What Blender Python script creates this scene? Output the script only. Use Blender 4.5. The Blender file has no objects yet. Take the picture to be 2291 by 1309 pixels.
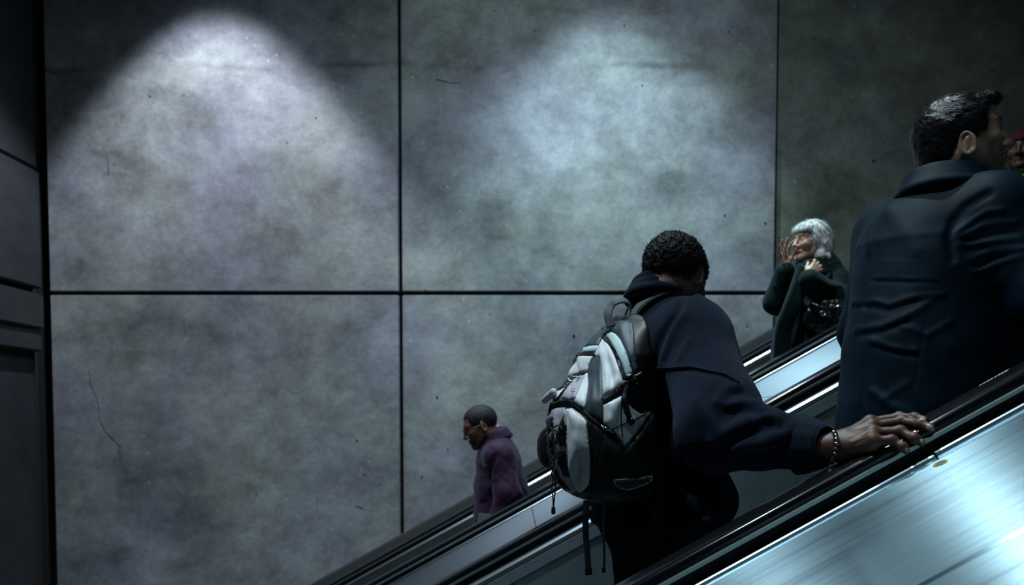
import bpy, bmesh, math, random
import numpy as np
from mathutils import Vector, Matrix, noise as mnoise
from mathutils.bvhtree import BVHTree
from mathutils.geometry import delaunay_2d_cdt
random.seed(7); np.random.seed(7)
S = bpy.context.scene; C = S.collection

# ---------------------------------------------------------------- camera, light, exposure
W_, H_ = 2291, 1309
F = 1785.0; CX = 1145.5; PY0 = 1006.0; PITCH = math.radians(2.45); ZC = 3.0
cam = bpy.data.objects.new('camera', bpy.data.cameras.new('camera')); C.objects.link(cam)
cam.location = (0, 0, ZC); cam.rotation_euler = (math.pi/2 - PITCH, 0, 0)
cam.data.sensor_width = 36; cam.data.lens = F/W_*36; cam.data.shift_y = (PY0 - H_/2)/W_
cam.data.clip_start = .05
cam.data.dof.use_dof = True; cam.data.dof.focus_distance = 1.8; cam.data.dof.aperture_fstop = 4.0
S.camera = cam
S.view_settings.view_transform = 'Standard'; S.view_settings.look = 'None'
S.view_settings.gamma = 1; S.view_settings.exposure = 0.0; S.view_settings.use_curve_mapping = False
wd = bpy.data.worlds.new('world'); S.world = wd; wd.use_nodes = True
wd.node_tree.nodes['Background'].inputs[0].default_value = (.30, .45, .55, 1)
wd.node_tree.nodes['Background'].inputs[1].default_value = .006

LAMPS = []   # (x, y, z_rel, watts, half angle deg, blend, colour, radius)
LIGHTS = [
 (-2.02, 4.80, 3.90, 620, 35.5, .35, (.82, .88, 1.0), .05),
 (0.66, 4.75, 3.80, 660, 41, .75, (.66, .92, 1.0), .09),
 (-1.27, 1.90, 4.49, 640, 42, .6, (.74, .92, 1.0), .09),
 (0.27, 0.80, 4.49, 115, 40, .8, (.70, .92, 1.0), .09),
 (0.39, 3.10, 4.62, 540, 75, .72, (.74, .92, .98), .12),  # unseen wide fill, added to wash the wall tops and passengers
]
def add_spot(x, y, zr, w, ang, blend, col, rad):
    l = bpy.data.lights.new('downlight_lamp', 'SPOT'); l.energy = w; l.color = col
    l.spot_size = math.radians(2*ang); l.spot_blend = blend; l.shadow_soft_size = rad
    o = bpy.data.objects.new('downlight_lamp', l); C.objects.link(o); o.location = (x, y, ZC + zr)
    return o
for a in LIGHTS: LAMPS.append(add_spot(*a))

# ---------------------------------------------------------------- helpers
RIGHT = np.array([1., 0, 0]); FWD = np.array([0, math.cos(PITCH), -math.sin(PITCH)]); UP = np.array([0, math.sin(PITCH), math.cos(PITCH)])
EYE = np.array([0, 0, ZC])
def ray(px, py):
    return (px-CX)/F*RIGHT - (py-PY0)/F*UP + FWD
def P(px, py, Y):
    d = ray(px, py); return EYE + d*(Y/d[1])
def unproj(p):
    v = np.asarray(p, float) - EYE
    z = v @ FWD; return CX + F*(v @ RIGHT)/z, PY0 - F*(v @ UP)/z
def nrm(v):
    v = np.asarray(v, float); return v/np.linalg.norm(v)

def link(o, parent=None):
    C.objects.link(o)
    if parent is not None: o.parent = parent
    return o
def mesh_obj(name, verts, faces, mat, parent=None, smooth=False, uvs=None):
    me = bpy.data.meshes.new(name)
    if isinstance(verts, np.ndarray): verts = verts.astype(float).tolist()
    if isinstance(faces, np.ndarray): faces = faces.tolist()
    me.from_pydata(verts, [], faces)
    if mat: me.materials.append(mat)
    if smooth: me.polygons.foreach_set('use_smooth', [True]*len(me.polygons))
    me.update()
    return link(bpy.data.objects.new(name, me), parent)
def tag(o, label, cat=None, group=None, kind=None):
    if label: o['label'] = label
    if cat: o['category'] = cat
    if group: o['group'] = group
    if kind: o['kind'] = kind
    return o
def empty(name, loc=(0,0,0), parent=None):
    o = bpy.data.objects.new(name, None); o.empty_display_size = .1
    link(o, parent); o.location = tuple(float(v) for v in loc); return o
def part(o, parent):
    """parent o keeping its world placement (parents only have a location)"""
    o.parent = parent; o.matrix_parent_inverse = Matrix.Translation(-parent.location); return o

def bm_obj(name, bm, mat, parent=None, smooth=False):
    me = bpy.data.meshes.new(name); bm.to_mesh(me); bm.free()
    if mat: me.materials.append(mat)
    if smooth: me.polygons.foreach_set('use_smooth', [True]*len(me.polygons))
    o = bpy.data.objects.new(name, me); link(o)
    if parent is not None: part(o, parent)
    return o
def box(name, x0, x1, y0, y1, z0, z1, mat, parent=None, bevel=0.0):
    bm = bmesh.new(); bmesh.ops.create_cube(bm, size=1)
    for v in bm.verts:
        v.co = ((x0+x1)/2 + v.co.x*(x1-x0), (y0+y1)/2 + v.co.y*(y1-y0), (z0+z1)/2 + v.co.z*(z1-z0))
    if bevel: bmesh.ops.bevel(bm, geom=bm.edges[:], offset=bevel, segments=2, affect='EDGES')
    return bm_obj(name, bm, mat, parent)
TAN = .555
INC = nrm([1, 0, TAN]); INCN = nrm([-TAN, 0, 1])
def zl(x, off): return ZC - off + TAN*x
def prism(name, prof, x0, x1, mat, parent=None, smooth=False, perp=True, closed=True, seg=1):
    """profile [(Y, drop below the camera's incline line)] swept along the incline from x0 to x1; ends cut square to the incline"""
    n = len(prof); V = []; Fc = []; UV = []
    cl = [0]
    for i in range(n):
        a, b = prof[i], prof[(i+1) % n]; cl.append(cl[-1] + math.hypot(a[0]-b[0], a[1]-b[1]))
    xs = [x0 + (x1-x0)*k/seg for k in range(seg+1)]
    base = sum(p[1] for p in prof)/n
    for x in xs:
        for (y, off) in prof:
            dx = (off-base)*TAN/(1+TAN*TAN) if perp else 0
            V.append((x+dx, y, zl(x+dx, off)))
    me = bpy.data.meshes.new(name)
    for k in range(seg):
        for i in range(n if closed else n-1):
            j = (i+1) % n
            Fc.append((k*n+i, k*n+j, (k+1)*n+j, (k+1)*n+i))
            UV += [(xs[k], cl[i]), (xs[k], cl[i+1]), (xs[k+1], cl[i+1]), (xs[k+1], cl[i])]
    if closed:
        Fc.append(tuple(range(n-1, -1, -1))); UV += [(0, 0)]*n
        Fc.append(tuple(range(seg*n, seg*n+n))); UV += [(0, 0)]*n
    me.from_pydata(V, [], Fc)
    uvl = me.uv_layers.new(name='UVMap')
    uvl.data.foreach_set('uv', [c for u in UV for c in u])
    me.materials.append(mat)
    if smooth: me.polygons.foreach_set('use_smooth', [len(f) == 4 for f in Fc])
    me.update()
    bm = bmesh.new(); bm.from_mesh(me); bmesh.ops.recalc_face_normals(bm, faces=bm.faces); bm.to_mesh(me); bm.free()
    o = link(bpy.data.objects.new(name, me))
    if parent is not None: part(o, parent)
    return o

# ---------------------------------------------------------------- materials
def mat(name, col, rough=.6, metal=0., **kw):
    m = bpy.data.materials.new(name); m.use_nodes = True
    b = m.node_tree.nodes['Principled BSDF']
    b.inputs['Base Color'].default_value = (*col, 1); b.inputs['Roughness'].default_value = rough; b.inputs['Metallic'].default_value = metal
    for k, v in kw.items(): b.inputs[k.replace('_', ' ')].default_value = v
    return m
class N:
    def __init__(s, m): s.t = m.node_tree; s.b = s.t.nodes['Principled BSDF']
    def n(s, typ, **kw):
        o = s.t.nodes.new(typ)
        for k, v in kw.items():
            if k.startswith('i_'): o.inputs[k[2:].replace('_', ' ')].default_value = v
            else: setattr(o, k, v)
        return o
    def l(s, a, b): s.t.links.new(a, b)
    def math(s, op, a, b=None, clamp=False):
        o = s.t.nodes.new('ShaderNodeMath'); o.operation = op; o.use_clamp = clamp
        for i, v in enumerate((a, b)):
            if v is None: continue
            if isinstance(v, (int, float)): o.inputs[i].default_value = v
            else: s.l(v, o.inputs[i])
        return o.outputs[0]
    def coord(s, scale=(1,1,1), kind='Object', rot=(0,0,0)):
        tc = s.t.nodes.new('ShaderNodeTexCoord'); mp = s.t.nodes.new('ShaderNodeMapping')
        mp.inputs['Scale'].default_value = scale; mp.inputs['Rotation'].default_value = rot; s.l(tc.outputs[kind], mp.inputs[0]); return mp.outputs[0]
    def noise(s, vec, scale, detail=4, rough=.5, dist=0.):
        o = s.n('ShaderNodeTexNoise', i_Scale=scale, i_Detail=detail, i_Roughness=rough, i_Distortion=dist); s.l(vec, o.inputs['Vector']); return o.outputs['Fac']
    def ramp(s, fac, stops):
        o = s.t.nodes.new('ShaderNodeValToRGB'); e = o.color_ramp.elements
        while len(e) < len(stops): e.new(.5)
        for k, (p, c) in enumerate(stops):
            e[k].position = p; e[k].color = (*c, 1) if not isinstance(c, (int, float)) else (c, c, c, 1)
        s.l(fac, o.inputs[0]); return o.outputs[0]
    def mix(s, fac, a, b, mode='MIX'):
        o = s.t.nodes.new('ShaderNodeMix'); o.data_type = 'RGBA'; o.blend_type = mode
        if isinstance(fac, (int, float)): o.inputs[0].default_value = fac
        else: s.l(fac, o.inputs[0])
        for v, i in ((a, 6), (b, 7)):
            if isinstance(v, tuple): o.inputs[i].default_value = (*v, 1)
            else: s.l(v, o.inputs[i])
        return o.outputs[2]
    def bump(s, h, strength=.3, dist=.01):
        o = s.n('ShaderNodeBump', i_Strength=strength, i_Distance=dist); s.l(h, o.inputs['Height']); s.l(o.outputs[0], s.b.inputs['Normal'])

def concrete(name, base, line_z=None, warm=0):
    m = mat(name, base, .75); k = N(m); v = k.coord()
    vs = k.coord((1, 1, 1.2))
    big = k.noise(vs, 1.25, 7, .66, .25)
    mid = k.noise(vs, 4.2, 9, .70, .3)
    fine = k.noise(v, 34, 6, .7)
    a = k.math('ADD', k.math('MULTIPLY', big, .55), k.math('MULTIPLY', mid, .45))
    dark = tuple(c*.44 for c in base); lite = tuple(min(1, c*1.6) for c in base)
    col = k.ramp(a, [(.36, dark), (.5, base), (.64, lite)])
    col = k.mix(.32, col, k.ramp(fine, [(.3, .25), (.7, .75)]), 'OVERLAY')
    hue = k.ramp(k.noise(k.coord((1, 1, 1.2)), .9, 3, .5), [(.4, (.94, .95, 1.10)), (.6, (.97, 1.03, .98))])
    col = k.mix(1., col, hue, 'MULTIPLY')
    # pale pock marks
    vo = k.n('ShaderNodeTexVoronoi', i_Scale=9.); k.l(v, vo.inputs['Vector'])
    spot = k.math('MULTIPLY', k.math('LESS_THAN', k.math('ADD', vo.outputs['Distance'], k.math('MULTIPLY', fine, .12)), .16), k.ramp(k.noise(v, 2.1, 3), [(.5, 0.), (.62, .5)]))
    col = k.mix(spot, col, tuple(min(1, c*2.1) for c in base))
    vd = k.n('ShaderNodeTexVoronoi', i_Scale=5.); k.l(k.coord((1.3, 1, 1)), vd.inputs['Vector'])
    pit = k.math('MULTIPLY', k.math('LESS_THAN', vd.outputs['Distance'], .045), k.math('GREATER_THAN', k.noise(v, 3.1, 2), .5))
    col = k.mix(pit, col, tuple(c*.18 for c in base))
    h = k.math('ADD', k.math('MULTIPLY', mid, .5), k.math('MULTIPLY', fine, .25))
    if line_z is not None:
        sx = k.n('ShaderNodeSeparateXYZ'); k.l(v, sx.inputs[0])
        wob = k.math('MULTIPLY', k.math('SUBTRACT', k.noise(k.coord((1, 1, .2)), 1.7, 5, .65), .5), .22)
        d = k.math('ABSOLUTE', k.math('ADD', k.math('SUBTRACT', sx.outputs['Z'], line_z), wob))
        ln = k.math('MULTIPLY', k.math('SUBTRACT', 1., k.math('DIVIDE', d, .035), True), k.ramp(k.noise(k.coord((1, 1, .1)), 1.4, 3), [(.40, 0.), (.58, .75)]))
        col = k.mix(ln, col, tuple(c*.22 for c in base))
        h = k.math('SUBTRACT', h, k.math('MULTIPLY', ln, .6))
    k.l(col, k.b.inputs['Base Color']); k.bump(h, .35, .012)
    return m
M = {}
M['concrete'] = concrete('wall concrete', (.235, .24, .245), ZC+2.4)
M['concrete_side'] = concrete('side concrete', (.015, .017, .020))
M['concrete_olive'] = concrete('olive grey concrete', (.165, .178, .150))
M['joint'] = mat('dark joint', (.008, .009, .010), .9)

def brushed(name, col, rough=.34, streak=.5, aniso=.75, bmp=0.):
    m = mat(name, col, rough, 1.); k = N(m)
    v = k.coord((1.3, 75, 75), 'UV'); s1 = k.noise(v, 1., 3, .6)
    v2 = k.coord((.8, 14, 14), 'UV'); s2 = k.noise(v2, 1., 3, .6)
    a = k.math('ADD', k.math('MULTIPLY', s1, .5), k.math('MULTIPLY', s2, .5))
    lo = tuple(c*(1-streak) for c in col); hi = tuple(min(1, c*(1+streak*.5)) for c in col)
    k.l(k.ramp(a, [(.36, lo), (.64, hi)]), k.b.inputs['Base Color'])
    k.l(k.ramp(a, [(.35, rough*1.25), (.65, rough*.8)]), k.b.inputs['Roughness'])
    k.b.inputs['Anisotropic'].default_value = aniso; k.b.inputs['Anisotropic Rotation'].default_value = .25
    if bmp: k.bump(k.noise(k.coord((1.0, 170, 170), 'UV'), 1., 3, .6), bmp, .0025)
    tg = k.n('ShaderNodeTangent', direction_type='UV_MAP'); tg.uv_map = 'UVMap'; k.l(tg.outputs[0], k.b.inputs['Tangent'])
    return m
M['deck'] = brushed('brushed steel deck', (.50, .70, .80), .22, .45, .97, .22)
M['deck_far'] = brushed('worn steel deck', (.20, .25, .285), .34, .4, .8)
M['polish'] = brushed('polished steel strip', (.40, .47, .52), .32, .3, .4)
M['silver'] = mat('satin aluminium', (.50, .56, .55), .38, 1.)
M['dark_metal'] = mat('dark recess metal', (.018, .021, .024), .45, .6)
M['rubber'] = mat('black handrail rubber', (.006, .007, .009), .16, 0., Specular_IOR_Level=.6)
M['cream'] = mat('worn white print', (.42, .50, .50), .6)
M['yellow'] = mat('yellow enamel', (.42, .36, .02), .5)
M['step'] = mat('step aluminium', (.10, .11, .12), .5, .8)
def panel_mat(name, col, rough):
    m = mat(name, col, rough, .7); k = N(m); v = k.coord()
    a = k.noise(v, 420, 2, .5); b = k.noise(v, 5, 4, .6)
    k.l(k.ramp(k.math('ADD', k.math('MULTIPLY', a, .6), k.math('MULTIPLY', b, .4)), [(.35, tuple(c*.6 for c in col)), (.65, tuple(c*1.3 for c in col))]), k.b.inputs['Base Color'])
    k.bump(a, .15, .001); return m
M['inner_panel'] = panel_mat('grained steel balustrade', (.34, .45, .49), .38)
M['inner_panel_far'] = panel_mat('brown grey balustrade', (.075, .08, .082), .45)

# ---------------------------------------------------------------- the setting
YW = 5.6
def XZ(px, py, Y=YW):
    p = P(px, py, Y); return p[0], p[2]
xl = XZ(107, 640)[0]; xm = XZ(896, 655)[0]; xr = XZ(1734, 480)[0]
zs = XZ(893, 656)[1]; ztop = ZC + 4.75; zbot = ZC - 3.6; g = .0125
wall = box('wall_back', xl-.5, 5.2, YW+.06, YW+.4, zbot, ztop, M['joint']); tag(wall, 'far wall of large grey cast concrete panels with dark open joints', kind='structure')
def wpanel(x0, x1, z0, z1, m, y=YW, lab=None):
    o = box('panel', x0, x1, y, YW+.07, z0, z1, m, wall, bevel=.006)
    return o
wpanel(xl+g, xm-g, zs+g, ztop, M['concrete']); wpanel(xm+g, xr, zs+g, ztop, M['concrete'])
wpanel(xl+g, xm-g, zbot, zs-g, M['concrete']); wpanel(xm+g, xr, zbot, zs-g, M['concrete'])
tag(wpanel(xr+.02, 5.2, zbot, ztop, M['concrete_olive'], YW+.045), 'dark olive concrete panel at the right')
# left side wall: runs from the back wall toward the camera, recessed below a ledge
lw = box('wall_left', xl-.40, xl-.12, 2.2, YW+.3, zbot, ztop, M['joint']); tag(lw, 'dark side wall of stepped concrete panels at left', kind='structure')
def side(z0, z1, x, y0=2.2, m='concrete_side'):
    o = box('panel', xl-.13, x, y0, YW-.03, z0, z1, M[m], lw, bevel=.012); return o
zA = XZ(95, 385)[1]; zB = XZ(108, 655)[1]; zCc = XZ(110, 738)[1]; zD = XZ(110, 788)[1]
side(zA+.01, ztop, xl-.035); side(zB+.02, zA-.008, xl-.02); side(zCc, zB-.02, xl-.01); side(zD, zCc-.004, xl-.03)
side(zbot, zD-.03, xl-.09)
cb = box('ceiling', xl-.4, 5.2, -1.2, YW+.4, ztop, ztop+.2, M['concrete_side']); tag(cb, 'concrete soffit above the escalators, out of view', kind='structure')
# sloping pit floor under both escalators
fl = prism('floor', [(.2, 1.95), (5.6, 1.95), (5.6, 2.25), (.2, 2.25)], -3.3, 4.6, M['joint'], perp=False); tag(fl, 'sloping dark pit floor beneath the escalators', kind='structure')
# cracks and tie holes on the wall, as chipped recess marks
def crack(pts, w):
    V = []; Fc = []
    for i, (px, py) in enumerate(pts):
        p = P(px, py, YW-.0005); q = pts[min(i+1, len(pts)-1)]; r = pts[max(i-1, 0)]
        d = nrm([q[0]-r[0], q[1]-r[1]]); s = w*(.4+.9*random.random())
        V += [tuple(p+np.array([-d[1]*s, .003, -d[0]*s])), tuple(p+np.array([0, -.0012, 0])), tuple(p-np.array([-d[1]*s, -.003, -d[0]*s]))]
    for i in range(len(pts)-1):
        for k in (0, 1): Fc.append((3*i+k, 3*i+k+1, 3*i+k+4, 3*i+k+3))
    o = mesh_obj('crack', V, Fc, M['joint']); part(o, wall)
def jag(a, n, amp):
    out = []
    for i in range(len(a)-1):
        for k in range(n):
            t = k/n; out.append((a[i][0]*(1-t)+a[i+1][0]*t+random.uniform(-amp, amp), a[i][1]*(1-t)+a[i+1][1]*t+random.uniform(-amp, amp)))
    return out+[a[-1]]
crack(jag([(197, 830), (205, 862), (217, 890), (222, 930), (232, 962), (252, 982), (272, 1000)], 4, 1.6), .0035)
crack(jag([(266, 1000), (270, 1030)], 4, 1.5), .006)
crack(jag([(240, 340), (242, 392)], 4, 1.5), .006)
crack(jag([(975, 178), (1000, 184), (1030, 186)], 4, 2), .008)
crack(jag([(412, 720), (415, 750)], 3, 1), .004)
crack(jag([(796, 1132), (812, 1138)], 3, 1), .006)
crack(jag([(708, 1110), (711, 1138)], 3, 1), .004)
for (px, py, r) in [(978, 889, .010), (944, 1068, .007), (1284, 752, .013), (1437, 192, .008), (574, 1105, .007), (336, 216, .008), (1712, 500, .010), (1621, 483, .008), (799, 985, .008), (412, 213, .005)]:
    p = P(px, py, YW+.004); bm = bmesh.new()
    bmesh.ops.create_cone(bm, cap_ends=True, segments=10, radius1=r, radius2=r*.8, depth=.012, matrix=Matrix.Translation(p) @ Matrix.Rotation(math.pi/2, 4, 'X'))
    for v in bm.verts: v.co.x += random.uniform(-.2, .2)*r; v.co.z += random.uniform(-.2, .2)*r
    bm_obj('tie_hole', bm, M['joint'], wall)
p = P(1954, 360, YW+.047); bm = bmesh.new(); bmesh.ops.create_cone(bm, cap_ends=True, segments=10, radius1=.011, radius2=.009, depth=.01, matrix=Matrix.Translation(p) @ Matrix.Rotation(math.pi/2, 4, 'X')); bm_obj('tie_hole', bm, M['joint'], wall)
# dark skirting between wall and the far handrail
sk = prism('baseboard_back', [(5.60, .40), (5.53, .41), (5.50, .48), (5.50, .62), (5.60, .62)], -3.2, 3.9, M['joint'], perp=False); tag(sk, 'dark sloping skirting along the foot of the far wall', kind='structure')

# ---------------------------------------------------------------- escalators
XA, XB = -2.9, 4.1
def rail_profile(y, top):
    pr = []
    for k in range(15):
        a = math.pi*(k/14); pr.append((y + .040*math.copysign(abs(math.cos(a))**.55, math.cos(a)), top + .018 - .018*abs(math.sin(a))**.6))
    pr += [(y-.040, top+.026), (y-.033, top+.034), (y+.033, top+.034), (y+.040, top+.026)]
    return pr
TOP = .430; STEP = .40; NOSE = 1.40
def escalator(name, yc, label, panelmat, phase, seam0, plen, decks):
    e = empty(name, (0, yc, zl(0, NOSE))); tag(e, label, 'escalator')
    for s in (-1, 1):
        yr = yc + s*.62; i = -s     # i: direction to the inside
        part(prism('handrail', rail_profile(yr, TOP), XA, XB, M['rubber'], smooth=True, seg=2), e)
        # guide carrying the belt: dark core with a silver strip on either side
        part(prism('handrail_guide', [(yr-.028, TOP+.03), (yr+.028, TOP+.03), (yr+.034, TOP+.075), (yr-.034, TOP+.075)], XA, XB, M['dark_metal']), e)
        part(prism('guide_strip', [(yr-s*.046+s*.092, TOP+.026), (yr+s*.040, TOP+.025), (yr+s*.040, TOP+.033), (yr-s*.046+s*.092, TOP+.034)], XA, XB, M['silver']), e)
        part(prism('guide_strip', [(yr-s*.046, TOP+.026), (yr-s*.040, TOP+.025), (yr-s*.040, TOP+.033), (yr-s*.046, TOP+.034)], XA, XB, M['silver']), e)
        # inner moulding, two steps of bright strip
        part(prism('inner_moulding', [(yr+i*.036, TOP+.060), (yr+i*.066, TOP+.062), (yr+i*.074, TOP+.070), (yr+i*.076, TOP+.084), (yr+i*.036, TOP+.084)], XA, XB, M['polish']), e)
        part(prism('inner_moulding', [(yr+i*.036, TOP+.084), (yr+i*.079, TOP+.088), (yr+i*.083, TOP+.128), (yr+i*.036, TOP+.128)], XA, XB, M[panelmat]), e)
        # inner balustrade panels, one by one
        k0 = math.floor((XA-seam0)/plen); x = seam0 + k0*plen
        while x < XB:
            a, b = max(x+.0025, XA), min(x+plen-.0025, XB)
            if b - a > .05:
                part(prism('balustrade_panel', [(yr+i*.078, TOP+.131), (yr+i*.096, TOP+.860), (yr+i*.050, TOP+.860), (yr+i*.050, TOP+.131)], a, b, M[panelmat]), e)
            x += plen
        part(prism('skirt', [(yr+i*.108, TOP+.868), (yr+i*.110, TOP+1.32), (yr+i*.06, TOP+1.32), (yr+i*.06, TOP+.868)], XA, XB, M['dark_metal']), e)
        part(prism('balustrade_core', [(yr+i*.045, TOP+.080), (yr+i*.045, TOP+1.30), (yr-i*.03, TOP+1.30), (yr-i*.03, TOP+.080)], XA, XB, M['dark_metal']), e)
    # steps with grooved treads
    n = int((XB-XA)/STEP) + 1; rise = STEP*TAN
    V = []; Fc = []
    w0, w1 = -.50, .50; ng = 25
    prof = []
    for k in range(ng):
        a = w0 + (w1-w0)*k/ng; d = (w1-w0)/ng
        prof += [(a, 0), (a+d*.5, 0), (a+d*.5, -.009), (a+d, -.009)]
    for (y, z) in prof: V += [(0, y, z), (STEP-.004, y, z)]
    m_ = len(prof)
    for k in range(m_-1): Fc.append((2*k, 2*k+1, 2*k+3, 2*k+2))
    q = len(V)
    V += [(0, w0, -rise-.01), (0, w1, -rise-.01)]
    Fc.append(tuple([q, q+1] + [2*k for k in range(m_-1, -1, -1)]))
    sm = bpy.data.meshes.new('step'); sm.from_pydata(V, [], Fc); sm.materials.append(M['step']); sm.update()
    for k in range(n):
        x = XA + phase + k*STEP
        if x + STEP > XB: break
        o = link(bpy.data.objects.new('step', sm)); o.location = (x, yc, zl(x, NOSE)); part(o, e)
        o.matrix_parent_inverse = Matrix.Translation(-e.location)
    return e
def tread(x, yc, phase):
    k = math.floor((x - XA - phase)/STEP); return zl(XA+phase+k*STEP, NOSE)
PH_UP, PH_DN = .18, .05
up = escalator('escalator', 2.10, 'near escalator with black handrails, carrying the man with the backpack', 'inner_panel', PH_UP, .155, 1.25, 0)
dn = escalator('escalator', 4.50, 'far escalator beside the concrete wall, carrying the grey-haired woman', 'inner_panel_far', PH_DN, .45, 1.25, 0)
# steel decks between the balustrades
def deck(label, y0, y1, joints, splits, m, off=.495):
    e = empty('steel_deck', (0, (y0+y1)/2, zl(0, off+.1))); tag(e, label, 'deck')
    xs = [XA] + [j for j in joints if XA < j < XB] + [XB]
    for (a, b) in splits:
        for k in range(len(xs)-1):
            part(prism('deck_panel', [(b, off+.004), (b-.004, off), (a+.004, off), (a, off+.004), (a, off+.03), (b, off+.03)], xs[k]+.0015, xs[k+1]-.0015, m), e)
    part(prism('deck_base', [(y0+.01, off+.02), (y1-.01, off+.02), (y1-.01, off+1.4), (y0+.01, off+1.4)], XA, XB, M['dark_metal']), e)
    return e
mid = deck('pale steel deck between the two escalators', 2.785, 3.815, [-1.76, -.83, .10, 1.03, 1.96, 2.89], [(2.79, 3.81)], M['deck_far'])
near = deck('brushed steel deck in the foreground beside the near handrail', .70, 1.42, [-1.2, 3.0], [(.70, .985), (.990, 1.408)], M['deck'])
for nd, yy, s in ((near, 1.418, 1), (mid, 3.82, 1), (mid, 2.78, -1)):
    jx = XZ(2096, 1012, 1.42)[0] if nd is near else .9
    for (a, b, dz) in ((XA, jx-.001, 0), (jx+.001, XB, .0035)):
        part(prism('deck_trim', [(yy-s*.006, .494-dz), (yy-s*.005, .487-dz), (yy-s*.002, .485-dz), (yy+s*.003, .486-dz), (yy+s*.004, .53), (yy-s*.006, .53)], a, b, M['polish']), nd)
        part(prism('deck_trim', [(yy+s*.006, .506-dz), (yy+s*.018, .504-dz), (yy+s*.018, .54), (yy+s*.006, .54)], a, b, M['inner_panel']), nd)
# yellow ring on the near deck
def ring_mesh(name, c, r0, r1, h, m, parent):
    V = []; Fc = []; n = 40; U = INC; Vv = np.array([0, 1., 0]); Nn = INCN
    for k in range(n):
        a = 2*math.pi*k/n; d = math.cos(a)*U + math.sin(a)*Vv
        V += [tuple(c+d*r0), tuple(c+d*r0+Nn*h), tuple(c+d*r1+Nn*h), tuple(c+d*r1)]
    for k in range(n):
        j = (k+1) % n
        for q in range(3): Fc.append((4*k+q, 4*k+q+1, 4*j+q+1, 4*j+q))
    return part(mesh_obj(name, V, Fc, m), parent)
def on_deck(px, py, off=.495):
    d = ray(px, py); n = np.array([-TAN, 0, 1]); t = (-off)/(d @ n); return EYE + d*t
rc = on_deck(2104, 1037)
tag(ring_mesh('button_rim', rc, .0085, .0122, .0012, M['yellow'], near), 'yellow ring')
bm = bmesh.new(); bmesh.ops.create_cone(bm, cap_ends=True, segments=24, radius1=.0085, radius2=.008, depth=.0016)
Rm = Matrix((tuple(INC), (0, 1, 0), tuple(INCN))).transposed().to_4x4(); Rm.translation = Vector(rc+INCN*.0008); bmesh.ops.transform(bm, matrix=Rm, verts=bm.verts)
bm_obj('button_cap', bm, M['silver'], near)
# out-of-frame downlight cans round the lamps, the last round the added fill
def can(x, y, zl_):
    e = empty('downlight', (x, y, ztop)); bm = bmesh.new()
    n = 20; V = []; Fc = []
    for (r, z) in ((.12, ztop), (.12, ZC+zl_-.07), (.11, ZC+zl_-.07), (.11, ZC+zl_+.09)):
        for k in range(n): V.append((x+r*math.cos(2*math.pi*k/n), y+r*math.sin(2*math.pi*k/n), z))
    for q in range(3):
        for k in range(n): Fc.append((q*n+k, q*n+(k+1) % n, (q+1)*n+(k+1) % n, (q+1)*n+k))
    part(mesh_obj('housing', V, Fc, M['dark_metal']), e); return e
for (a, lab) in zip(LIGHTS, ('over the far escalator toward the left wall', 'over the far escalator at its middle', 'over the near escalator low end', 'over the near escalator high end', 'added as a wide unseen fill in the middle of the soffit')):
    tag(can(a[0], a[1], a[2]), 'cylindrical ceiling downlight ' + lab, 'ceiling light')

# worn, no longer readable white print on the near handrail
def rail_print():
    hr = [o for o in up.children if o.name.startswith('handrail') and 'guide' not in o.name and max(v.co.y for v in o.data.vertices) < 1.6][0]
    t = [bvh(hr)]; rs = random.Random(4)
    for k in range(8):
        x = 2190+k*8.2; y = 864-k*4.45; w = rs.uniform(4.5, 7.0); h = rs.uniform(4, 8)
        q = patch('worn_print', [(x, y), (x+w, y-w*.55), (x+w+3, y-w*.55-h), (x+2.5, y-h+rs.uniform(-1, 1))], t, .0004, M['cream'], up, step=3., sink=.0006)
# ---------------------------------------------------------------- signed-distance sculpting tools
def rcone(a, b, ra, rb):
    a = np.asarray(a, float); b = np.asarray(b, float); ab = b-a; L2 = float(ab@ab)+1e-12
    def f(p):
        t = np.clip(((p-a)@ab)/L2, 0, 1); return np.linalg.norm(p-a-t[:, None]*ab, axis=1) - (ra+(rb-ra)*t)
    return f
def ball(c, r): return rcone(c, c, r, r)
def eseg(a, b, A, a0, b0, a1, b1):
    a = np.asarray(a, float); b = np.asarray(b, float); A = nrm(A); ab = b-a; L2 = float(ab@ab)+1e-12
    def f(p):
        t = np.clip(((p-a)@ab)/L2, 0, 1); v = p-a-t[:, None]*ab; va = v@A; w2 = np.maximum((v*v).sum(1)-va*va, 0)
        ra = a0+(a1-a0)*t; rb = b0+(b1-b0)*t
        return (np.sqrt((va/ra)**2 + w2/rb**2)-1)*np.minimum(ra, rb)
    return f
def ell(c, R, rad):
    c = np.asarray(c, float); R = np.asarray(R, float); rad = np.asarray(rad, float)
    def f(p):
        q = (p-c)@R.T/rad; k0 = np.linalg.norm(q, axis=1); k1 = np.linalg.norm(q/rad, axis=1)+1e-9
        return k0*(k0-1)/k1
    return f
def smin(a, b, k):
    if k <= 0: return np.minimum(a, b)
    h = np.maximum(k-np.abs(a-b), 0)/k; return np.minimum(a, b)-h*h*k*.25
def smax(a, b, k): return -smin(-a, -b, k)
def union(prims, k0=.02):
    """prims: f or (f, k)"""
    def f(p):
        d = None
        for q in prims:
            g, k = q if isinstance(q, tuple) else (q, k0)
            e = g(p); d = e if d is None else smin(d, e, k)
        return d
    return f
def half(n, c):
    n = nrm(n); c = np.asarray(c, float)
    return lambda p: (p-c)@n          # inside is behind the plane
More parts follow.
